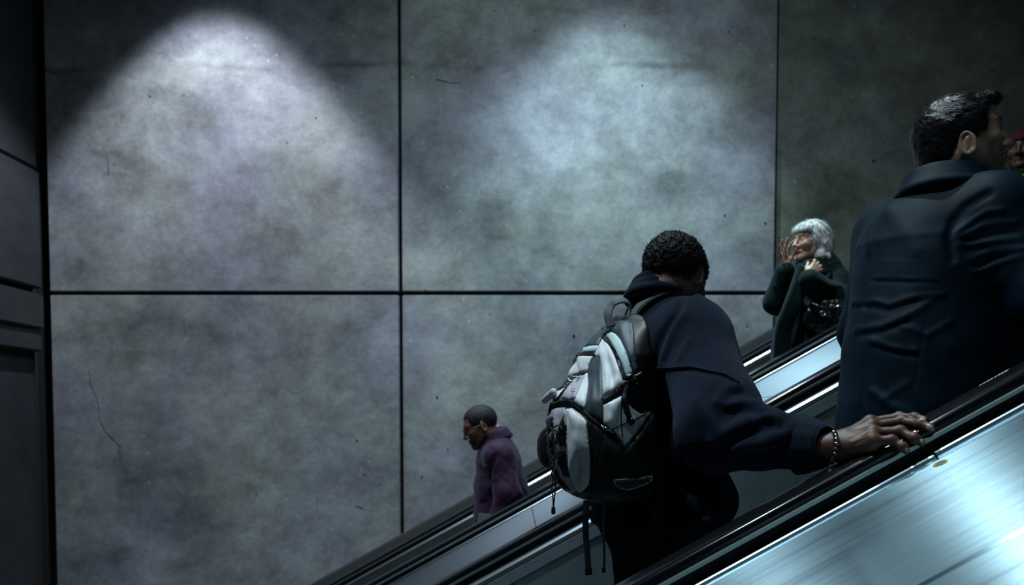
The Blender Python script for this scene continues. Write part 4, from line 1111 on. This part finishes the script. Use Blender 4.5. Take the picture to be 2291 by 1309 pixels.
def hdirs(deg, pitch, roll=0.):
    f = frame(deg)[0]; hf = f*math.cos(pitch)+Z3*math.sin(pitch); hu = Z3*math.cos(pitch)-f*math.sin(pitch)
    return hf, hu
def hair_shell(fig, grow, cuts, mname, h, noise=((150, .0015),), drop=(), blade=None, seed=3):
    L = fig['L']; hf, hl, hu = fig['ax']; R = np.array([hf, hl, hu]); s = fig['hs']; c = fig['hc']
    base = union([(ell(L(-.012, 0, .031), R, (np.array([.098, .077, .087])+grow)*s), 0)]+list(drop))
    def f(p):
        q = (p-c)@R.T/s; d = base(p)
        for cf in cuts: d = smax(d, cf(q)*s, .008)
        for fr_, am in noise: d = d-am*vnoise(p*fr_)
        return d
    vq = sdf_mesh(f, c-.24, c+.19, h, relax=0 if h < .003 else 1)
    if blade: vq = merge(vq, blades(vq, *blade[:3], blade[3](hf, hl, hu), *(blade[4:] if len(blade) > 6 else blade[4:]+(seed,))))
    return sdf_obj('hair', vq, M[mname], fig['root'])
def ring_stack(fig, c, n, specs, mname, h=.004, name='collar', noise=.002, k=.012):
    pr = [(torus(c+n*o, n, fig['rt'], ra, rb, r), k) for (o, ra, rb, r) in specs]; f = union(pr)
    return sdf_obj(name, sdf_mesh(lambda p: f(p)-noise*vnoise(p*26), c-.2, c+.2, h), M[mname], fig['root'])

# --- B: man in the dark blue jacket, right
YB = 2.10; fwB, rtB = frame(26)
nb = P(2098, 425, YB); sR = nb+rtB*.150+np.array([0, 0, -.085]); sL = nb-rtB*.150+np.array([0, 0, -.085])
eR = P(2345, 665, 1.86); wR = eR+fwB*.25-Z3*.02; eL = P(1938, 742, 2.33); wL = P(1990, 880, 2.33)
hipB = P(2078, 965, YB)
coat = [(nb-Z3*.03, .09, .075), (P(2085, 560, YB), .180, .165), (P(2086, 660, YB), .190, .195), (P(2084, 790, YB), .200, .222), (P(2078, 930, YB), .205, .232), (P(2076, 1010, YB), .21, .235)]
fB = [([(1922, 583), (1985, 584), (2048, 587), (2110, 589)], .0030, 0.0015), ([(1904, 622), (1960, 622), (2030, 624), (2095, 626)], .0035, 0.0028), ([(1904, 629), (1960, 629), (2030, 631), (2095, 633)], .0040, -0.0031),
      ([(1907, 678), (1961, 675), (1988, 683), (2048, 664), (2109, 659)], .008, 0.0043), ([(1910, 688), (1961, 686), (1990, 694), (2048, 676)], .008, -0.0037), ([(1915, 738), (1971, 731), (2021, 711), (2078, 678)], .009, 0.0050), ([(1925, 750), (1975, 742), (2030, 722)], .009, -0.0043),
      ([(2021, 731), (2048, 738), (2075, 750), (2129, 718)], .007, 0.0037), ([(1951, 763), (1994, 778), (2048, 785)], .008, 0.0043), ([(1960, 776), (2000, 790), (2048, 796)], .007, -0.0031), ([(2069, 728), (2062, 768), (2053, 815), (2050, 860)], .003, -0.0031),
      ([(1954, 877), (1994, 908), (2041, 926)], .010, 0.0050), ([(1978, 893), (2028, 859)], .009, 0.0037), ([(1930, 690), (1925, 800), (1922, 900)], .006, 0.0031),
      ([(2211, 433), (2162, 461), (2134, 496), (2124, 530), (2130, 580)], .009, -0.0096), ([(2141, 517), (2180, 490), (2211, 472), (2240, 470)], .007, 0.0043), ([(2150, 530), (2200, 505), (2275, 496)], .007, 0.0043), ([(2150, 548), (2220, 540), (2282, 533)], .008, 0.0043), ([(2160, 541), (2220, 528), (2275, 518)], .006, -0.0037),
      ([(2170, 580), (2220, 562), (2290, 555)], .008, 0.0043), ([(2180, 610), (2230, 590), (2285, 570)], .008, 0.0043), ([(2190, 598), (2240, 578), (2290, 566)], .006, -0.0031), ([(1985, 470), (2030, 520), (2050, 560)], .02, 0.0037), ([(1950, 500), (1945, 560)], .012, 0.0037)]
hB = hdirs(-17, .12)
Bp = figure('man with short black hair in a dark blue jacket, in profile at right', 26, YB, 2.10, PH_UP, nb, hipB, (sR, sL),
            {'R': (eR, wR, fwB, rtB+Z3*.4, Z3, {}), 'L': (eL, wL, fwB-Z3*.8, -rtB, fwB+Z3, {})}, P(2150, 318, YB-.02), hB, .96, M['skin_tan'], coat, M['jacket_blue'], P(2078, 1000, YB)[2],
            folds=fB, h=.0045, headh=.0030, fat=1.06, ear=(-.006, -.030, .0885), neck_r=.062, sleeve=(.080, .074, .060), nose=1.05, noise=.0028)
cB = P(2112, 416, YB-.02); nB = nrm(Z3*.97+fwB*.16-rtB*.10)
ring_stack(Bp, cB, nB, [(-.030, .102, .104, .010), (-.018, .096, .099, .011), (-.006, .090, .094, .011), (.006, .085, .090, .010), (.016, .082, .087, .009), (-.038, .112, .112, .009)], 'jacket_blue', .0038, noise=.0015, k=.016)
hair_shell(Bp, .010, [lambda q: np.minimum((q[:, 0]-.050-.25*np.maximum(q[:, 2]-.04, 0)), .074-q[:, 2]), lambda q: (.30*q[:, 0]-q[:, 2]-.088)/1.05, lambda q: np.minimum(q[:, 0]-.022, -.004-q[:, 2]), lambda q: np.minimum(q[:, 0]+.030+.25*(q[:, 2]+.03), -.046-q[:, 2])], 'hair_sleek', .0030, ((120, .0016), (60, .0014)),
           drop=[(ell(Bp['L'](.066, 0, .094), np.array(Bp['ax']), (.034, .05, .018)), .02), (ell(Bp['L'](-.052, 0, -.035), np.array(Bp['ax']), (.056, .062, .05)), .03)],
           blade=(7000, .017, .0011, lambda hf, hl, hu: (lambda p, n: hf*.7-hu*.35), .2, .10))
brows(Bp['root'], Bp['L'], .96, M['hair_sleek']); eyes_obj(Bp['root'], Bp['L'], .96, *Bp['ax'])

# --- C: man in the plum coat going down
YC = 4.5; fwC, rtC = frame(184)
nb = P(1112, 975, YC); sL = P(1117, 1022, YC-.19); sR = P(1104, 1022, YC+.19); hipC = P(1122, 1168, YC)
eL = P(1136, 1105, YC-.25); wL = P(1112, 1168, YC-.26); eR = P(1110, 1105, YC+.24); wR = P(1104, 1186, YC+.22)
coat = [(nb-Z3*.01, .085, .07), (P(1116, 1030, YC), .175, .115), (P(1121, 1090, YC), .18, .142), (P(1124, 1160, YC), .185, .155), (P(1124, 1215, YC), .19, .16)]
hC = hdirs(187, -.42)
Cp = figure('man in a plum quilted coat looking down, riding the far escalator', 184, YC, 4.5, PH_DN, nb, hipC, (sR, sL), {'R': (eR, wR, fwC*.3-Z3, np.array([0, 1., 0]), fwC, {}), 'L': (eL, wL, fwC-Z3*1.0, np.array([0, -1., .2]), fwC, dict(curl=(.5, .6, .6, .6)))}, P(1075, 953, YC-.02), hC, .96, M['skin_dark'], coat, M['plum'], P(1124, 1205, YC)[2], h=.0065, quilt=True, sleeve=(.072, .066, .052),
            folds=[([(1108, 1020), (1098, 1060), (1100, 1110)], .012, -.012)])
cC = P(1105, 974, YC); nC = nrm(Z3*.93+fwC*.34)
ring_stack(Cp, cC, nC, [(-.028, .084, .088, .016), (-.004, .074, .078, .016), (.016, .066, .070, .014)], 'plum', .006, k=.02)
hair_shell(Cp, .004, [lambda q: np.minimum(q[:, 0]-.058, .070-q[:, 2]), lambda q: (.4*q[:, 0]-q[:, 2]-.035)/1.08, lambda q: np.minimum(q[:, 0]-.02, .01-q[:, 2])], 'hair_black', .0045)
eyes_obj(Cp['root'], Cp['L'], .96, *Cp['ax'])
g = empty('glasses', Cp['L'](.095, 0, .006)); tag(g, 'dark framed glasses on the man in the plum coat', 'glasses'); L = Cp['L']; hf, hl, hu = Cp['ax']
M['frame'] = mat('dark spectacle frame', (.012, .012, .014), .3); M['lens'] = mat('clear lens', (.9, .95, .95), .05, 0., Transmission_Weight=1., IOR=1.15)
for q in (1, -1):
    c = L(.103, q*.033, .004); tube('rim', [c+.019*(math.cos(a)*1.15*hl+math.sin(a)*hu) for a in np.linspace(0, 2*math.pi, 17)], .0018, M['frame'], g)
    bm = bmesh.new(); bmesh.ops.create_circle(bm, cap_ends=True, segments=18, radius=.0185); Rm = Matrix((tuple(hl), tuple(hu), tuple(hf))).transposed().to_4x4(); Rm.translation = Vector(c); bmesh.ops.transform(bm, matrix=Rm, verts=bm.verts); bm_obj('lens', bm, M['lens'], g)
    tube('temple', [c+hl*q*.021, L(.05, q*.079, .006), L(-.005, q*.082, .010), L(-.022, q*.082, -.006)], .0022, M['frame'], g)
tube('bridge', [L(.103, .013, .008), L(.108, 0, .011), L(.103, -.013, .008)], .0016, M['frame'], g)
wt = P(1086, 1183, YC-.29); bm = bmesh.new(); bmesh.ops.create_cube(bm, size=1); bmesh.ops.scale(bm, vec=(.092, .010, .16), verts=bm.verts); bmesh.ops.bevel(bm, geom=bm.edges[:], offset=.004, segments=2, affect='EDGES')
bmesh.ops.rotate(bm, verts=bm.verts, matrix=Matrix.Rotation(.10, 3, 'Y')); bmesh.ops.translate(bm, verts=bm.verts, vec=Vector(wt))
M['folder'] = mat('grey folder', (.13, .16, .17), .6); tag(bm_obj('folder', bm, M['folder']), 'flat grey folder held by the man in the plum coat', 'folder')

# --- D: grey-haired woman
YD = 4.5; fwD, rtD = frame(212)
nb = P(1822, 592, YD); sR = P(1782, 632, YD+.12); sL = P(1862, 630, YD-.08); hipD = P(1800, 780, YD)
eR = P(1738, 676, YD-.02); wR = P(1758, 600, YD-.10); eL = P(1872, 672, YD-.16); wL = P(1806, 620, YD-.24)
coat = [(nb-Z3*.02, .085, .075), (P(1822, 645, YD), .165, .12), (P(1812, 710, YD), .155, .125), (P(1800, 780, YD), .185, .15), (P(1797, 860, YD), .205, .17), (P(1797, 960, YD), .21, .18)]
hD = hdirs(198, .05)
fD = [([(1880, 640), (1855, 640), (1830, 625)], .012, .010), ([(1870, 655), (1845, 650)], .010, -.010), ([(1800, 690), (1790, 740), (1785, 790)], .012, -.008), ([(1765, 680), (1790, 690), (1820, 680)], .012, .008), ([(1795, 740), (1820, 770)], .012, .008), ([(1760, 760), (1800, 775)], .012, .007), ([(1735, 640), (1750, 665)], .010, .008)]
Dp = figure('grey-haired woman in a dark green coat with one hand raised', 212, YD, 4.5, PH_DN, nb, hipD, (sR, sL),
            {'R': (eR, wR, Z3*.95+np.array([-.16, -.05, 0]), np.array([-.35, .85, .1]), np.array([.8, .2, .1]), dict(s=.86, curl=(.32, .22, .16, .20), spread=.20, thumb=.62)),
             'L': (eL, wL, np.array([.55, .15, .55]), np.array([.0, -1., .2]), np.array([-.5, .0, .8]), dict(s=.9, curl=(.5, .6, .6, .6), spread=.1, thumb=.6))},
            P(1814, 543, YD-.04), hD, .96, M['skin_pale'], coat, M['green_coat'], P(1797, 940, YD)[2], h=.0065, headh=.0036, folds=fD, sleeve=(.078, .070, .056), neck_r=.048)
eyes_obj(Dp['root'], Dp['L'], .96, *Dp['ax'])
L = Dp['L']; RD = np.array(Dp['ax'])
hair_shell(Dp, .014, [lambda q: np.minimum(q[:, 0]-.050, .046-q[:, 2]), lambda q: np.minimum(q[:, 0]-.016, -.01-q[:, 2]), lambda q: -.100-q[:, 2]], 'hair_grey', .0035, ((70, .004), (150, .002)),
           drop=[(ell(L(-.042, .055, -.035), RD, (.055, .042, .075)), .03), (ell(L(-.042, -.055, -.035), RD, (.055, .042, .075)), .03), (ell(L(-.075, 0, -.02), RD, (.045, .07, .085)), .03), (ell(L(.066, .0, .068), RD, (.030, .062, .030)), .02), (ball(L(-.005, .078, -.078), .024), .015), (ball(L(-.04, .085, -.088), .024), .015)],
           blade=(9000, .034, .0020, lambda hf, hl, hu: (lambda p, n: -hu*1.0+hf*.15),   .08, .0, 7, lambda p: not ((p-Dp['hc'])@Dp['ax'][0] > .040 and (p-Dp['hc'])@Dp['ax'][2] < .075)))
tube('lips', smooth_line([L(.092, .019, -.064), L(.101, .008, -.062), L(.102, 0, -.064), L(.101, -.008, -.062), L(.092, -.019, -.064)], 3), .0055, mat('lips', (.30, .09, .08), .4), Dp['root'])
rg = empty('ring', wR+Z3*.10); tag(rg, 'silver ring on the raised hand of the grey-haired woman', 'ring')
fx = P(1753, 557, YD-.12); tube('band', [fx+.011*(math.cos(a)*np.array([1, 0, 0])+math.sin(a)*np.array([0, 1, 0])) for a in np.linspace(0, 2*math.pi, 15)], .0025, M['chrome'], rg); bm = bmesh.new(); bmesh.ops.create_icosphere(bm, subdivisions=2, radius=.0055); bmesh.ops.translate(bm, verts=bm.verts, vec=Vector(fx+np.array([0, -.013, 0]))); bm_obj('stone', bm, M['chrome'], rg)
# scarf: loose coil and a long tail down her right side
cD = P(1822, 588, YD-.03); nD = nrm(Z3*.93+fwD*.3)
ring_stack(Dp, cD, nD, [(-.03, .105, .105, .032), (.004, .088, .09, .030), (-.055, .125, .11, .022)], 'scarf_dark', .006, 'scarf', .006, .01)
tl = [P(1800, 600, YD-.13), P(1788, 640, YD-.17), P(1770, 690, YD-.20), P(1752, 740, YD-.20), P(1747, 800, YD-.20), P(1746, 850, YD-.20)]
tube('scarf_tail', smooth_line(tl, 5), .03, M['scarf_dark'], Dp['root'], sides=12, flat=(lambda i: np.array([.35, -1., 0]), .050, .016))
# handbag under her left arm
hbag = P(1850, 705, YD-.22); hbo = empty('handbag', hbag-Z3*.13); tag(hbo, 'shiny black handbag with metal fittings under the woman\'s arm', 'handbag')
M['patent'] = mat('black patent leather', (.012, .014, .018), .16); k_ = N(M['patent']); k_.bump(k_.noise(k_.coord(), 26, 3, .6), .8, .02)
bgf = lambda p: smax(ell(hbag, np.array([[.93, -.35, .1], [.35, .93, 0], [-.1, 0, 1]]), (.115, .062, .105))(p), (p[:, 2]-hbag[2]-.082), .02)-.006*vnoise(p*22)-.003*vnoise(p*45)
sdf_obj('bag', sdf_mesh(bgf, hbag-.2, hbag+.2, .005), M['patent'], hbo)
tube('strap', smooth_line([hbag+np.array([-.085, -.01, .07]), P(1836, 655, YD-.26), P(1850, 622, YD-.22), P(1868, 604, YD-.06), P(1866, 640, YD+.08), hbag+np.array([.085, .04, .07])], 5), .009, M['patent'], hbo, sides=8)
tube('strap', smooth_line([hbag+np.array([-.10, -.03, .06]), hbag+np.array([-.05, -.075, .03]), hbag+np.array([.03, -.085, .025]), hbag+np.array([.09, -.06, .05])], 4), .008, M['patent'], hbo, sides=8)
for dx, dz in ((.0, .035), (.035, .030), (.075, .02), (-.05, .0)):
    tube('buckle', [hbag+np.array([dx, -.074, dz])+.012*(math.cos(a)*np.array([1, 0, 0])+math.sin(a)*np.array([0, .2, 1])) for a in np.linspace(0, 2*math.pi, 13)], .0035, M['chrome'], hbo)

# --- E: person cut by the right edge
YE = 4.55; fwE, rtE = frame(205)
nb = P(2292, 392, YE); sR = P(2252, 428, YE+.14); sL = P(2335, 428, YE-.14); hipE = P(2300, 590, YE)
eR = P(2238, 520, YE+.12); wR = P(2200, 560, YE-.02); eL = P(2345, 530, YE-.2); wL = P(2310, 560, YE-.3)
coat = [(nb-Z3*.02, .085, .075), (P(2296, 450, YE), .165, .12), (P(2298, 520, YE), .16, .125), (P(2300, 590, YE), .18, .145), (P(2300, 680, YE), .19, .16)]
Ep = figure('person with dark red hair, pale coat and mustard scarf at the right edge', 205, YE, 4.5, PH_DN, nb, hipE, (sR, sL), {'R': (eR, wR, fwE, Z3, -rtE, {}), 'L': (eL, wL, fwE, Z3, rtE, {})}, P(2288, 338, YE-.03), hdirs(226, .0), .93, M['skin_dark'], coat, M['white_coat'], P(2300, 680, YE)[2], h=.009, headh=.0045, folds=())
brows(Ep['root'], Ep['L'], .93, M['hair_black']); eyes_obj(Ep['root'], Ep['L'], .93, *Ep['ax'])
hair_shell(Ep, .016, [lambda q: np.minimum(q[:, 0]-.05, .040-q[:, 2]), lambda q: np.minimum(q[:, 0]-.0, -.02-q[:, 2]), lambda q: -.06-q[:, 2]], 'hair_red', .0045, ((90, .004),))
cE = P(2284, 392, YE-.03); ring_stack(Ep, cE, nrm(Z3*.9+fwE*.3), [(-.02, .10, .10, .028), (.012, .085, .088, .026)], 'scarf_dark', .006, 'scarf', .005, .01)
tube('scarf_tail', smooth_line([P(2262, 398, YE-.13), P(2246, 425, YE-.16), P(2232, 455, YE-.17), P(2222, 500, YE-.16), P(2218, 540, YE-.15)], 5), .03, M['navy_plain'], Ep['root'], sides=12, flat=(lambda i: np.array([-.4, -1., 0]), .034, .014))
tube('mustard_scarf', smooth_line([P(2296, 396, YE-.15), P(2288, 430, YE-.19), P(2284, 470, YE-.20), P(2283, 520, YE-.20)], 5), .03, M['mustard'], Ep['root'], sides=12, flat=(lambda i: np.array([-.2, -1., 0]), .030, .014))
# --- F: passenger hidden behind the man in the dark blue jacket
YF = 4.62; fwF, rtF = frame(190)
nb = P(2082, 478, YF); sR = P(2082, 515, YF+.17); sL = P(2082, 515, YF-.17); hipF = P(2086, 660, YF)
coat = [(nb-Z3*.02, .08, .07), (P(2083, 540, YF), .155, .105), (P(2085, 610, YF), .15, .11), (P(2086, 700, YF), .165, .13), (P(2086, 740, YF), .17, .13)]
Fp = figure('brown-haired passenger almost hidden behind the man in the dark blue jacket', 190, YF, 4.5, PH_DN, nb, hipF, (sR, sL), {'R': (P(2086, 600, YF+.22), P(2064, 655, YF+.2), fwF-Z3, rtF, fwF, {}), 'L': (P(2090, 600, YF-.22), P(2066, 655, YF-.2), fwF-Z3, -rtF, fwF, {})}, P(2066, 426, YF-.02), hdirs(70, 0.), .92, M['skin_pale'], coat, M['navy_plain'], P(2086, 720, YF)[2], h=.012, headh=.006, folds=())
eyes_obj(Fp['root'], Fp['L'], .92, *Fp['ax'])
L = Fp['L']; RF = np.array(Fp['ax'])
hair_shell(Fp, .012, [lambda q: np.minimum(q[:, 0]-.060, .050-q[:, 2]), lambda q: np.minimum(q[:, 0]-.02, .0-q[:, 2])], 'hair_brown', .006, ((70, .004),), drop=[(ell(L(-.055, 0, -.05), RF, (.055, .075, .10)), .03)])
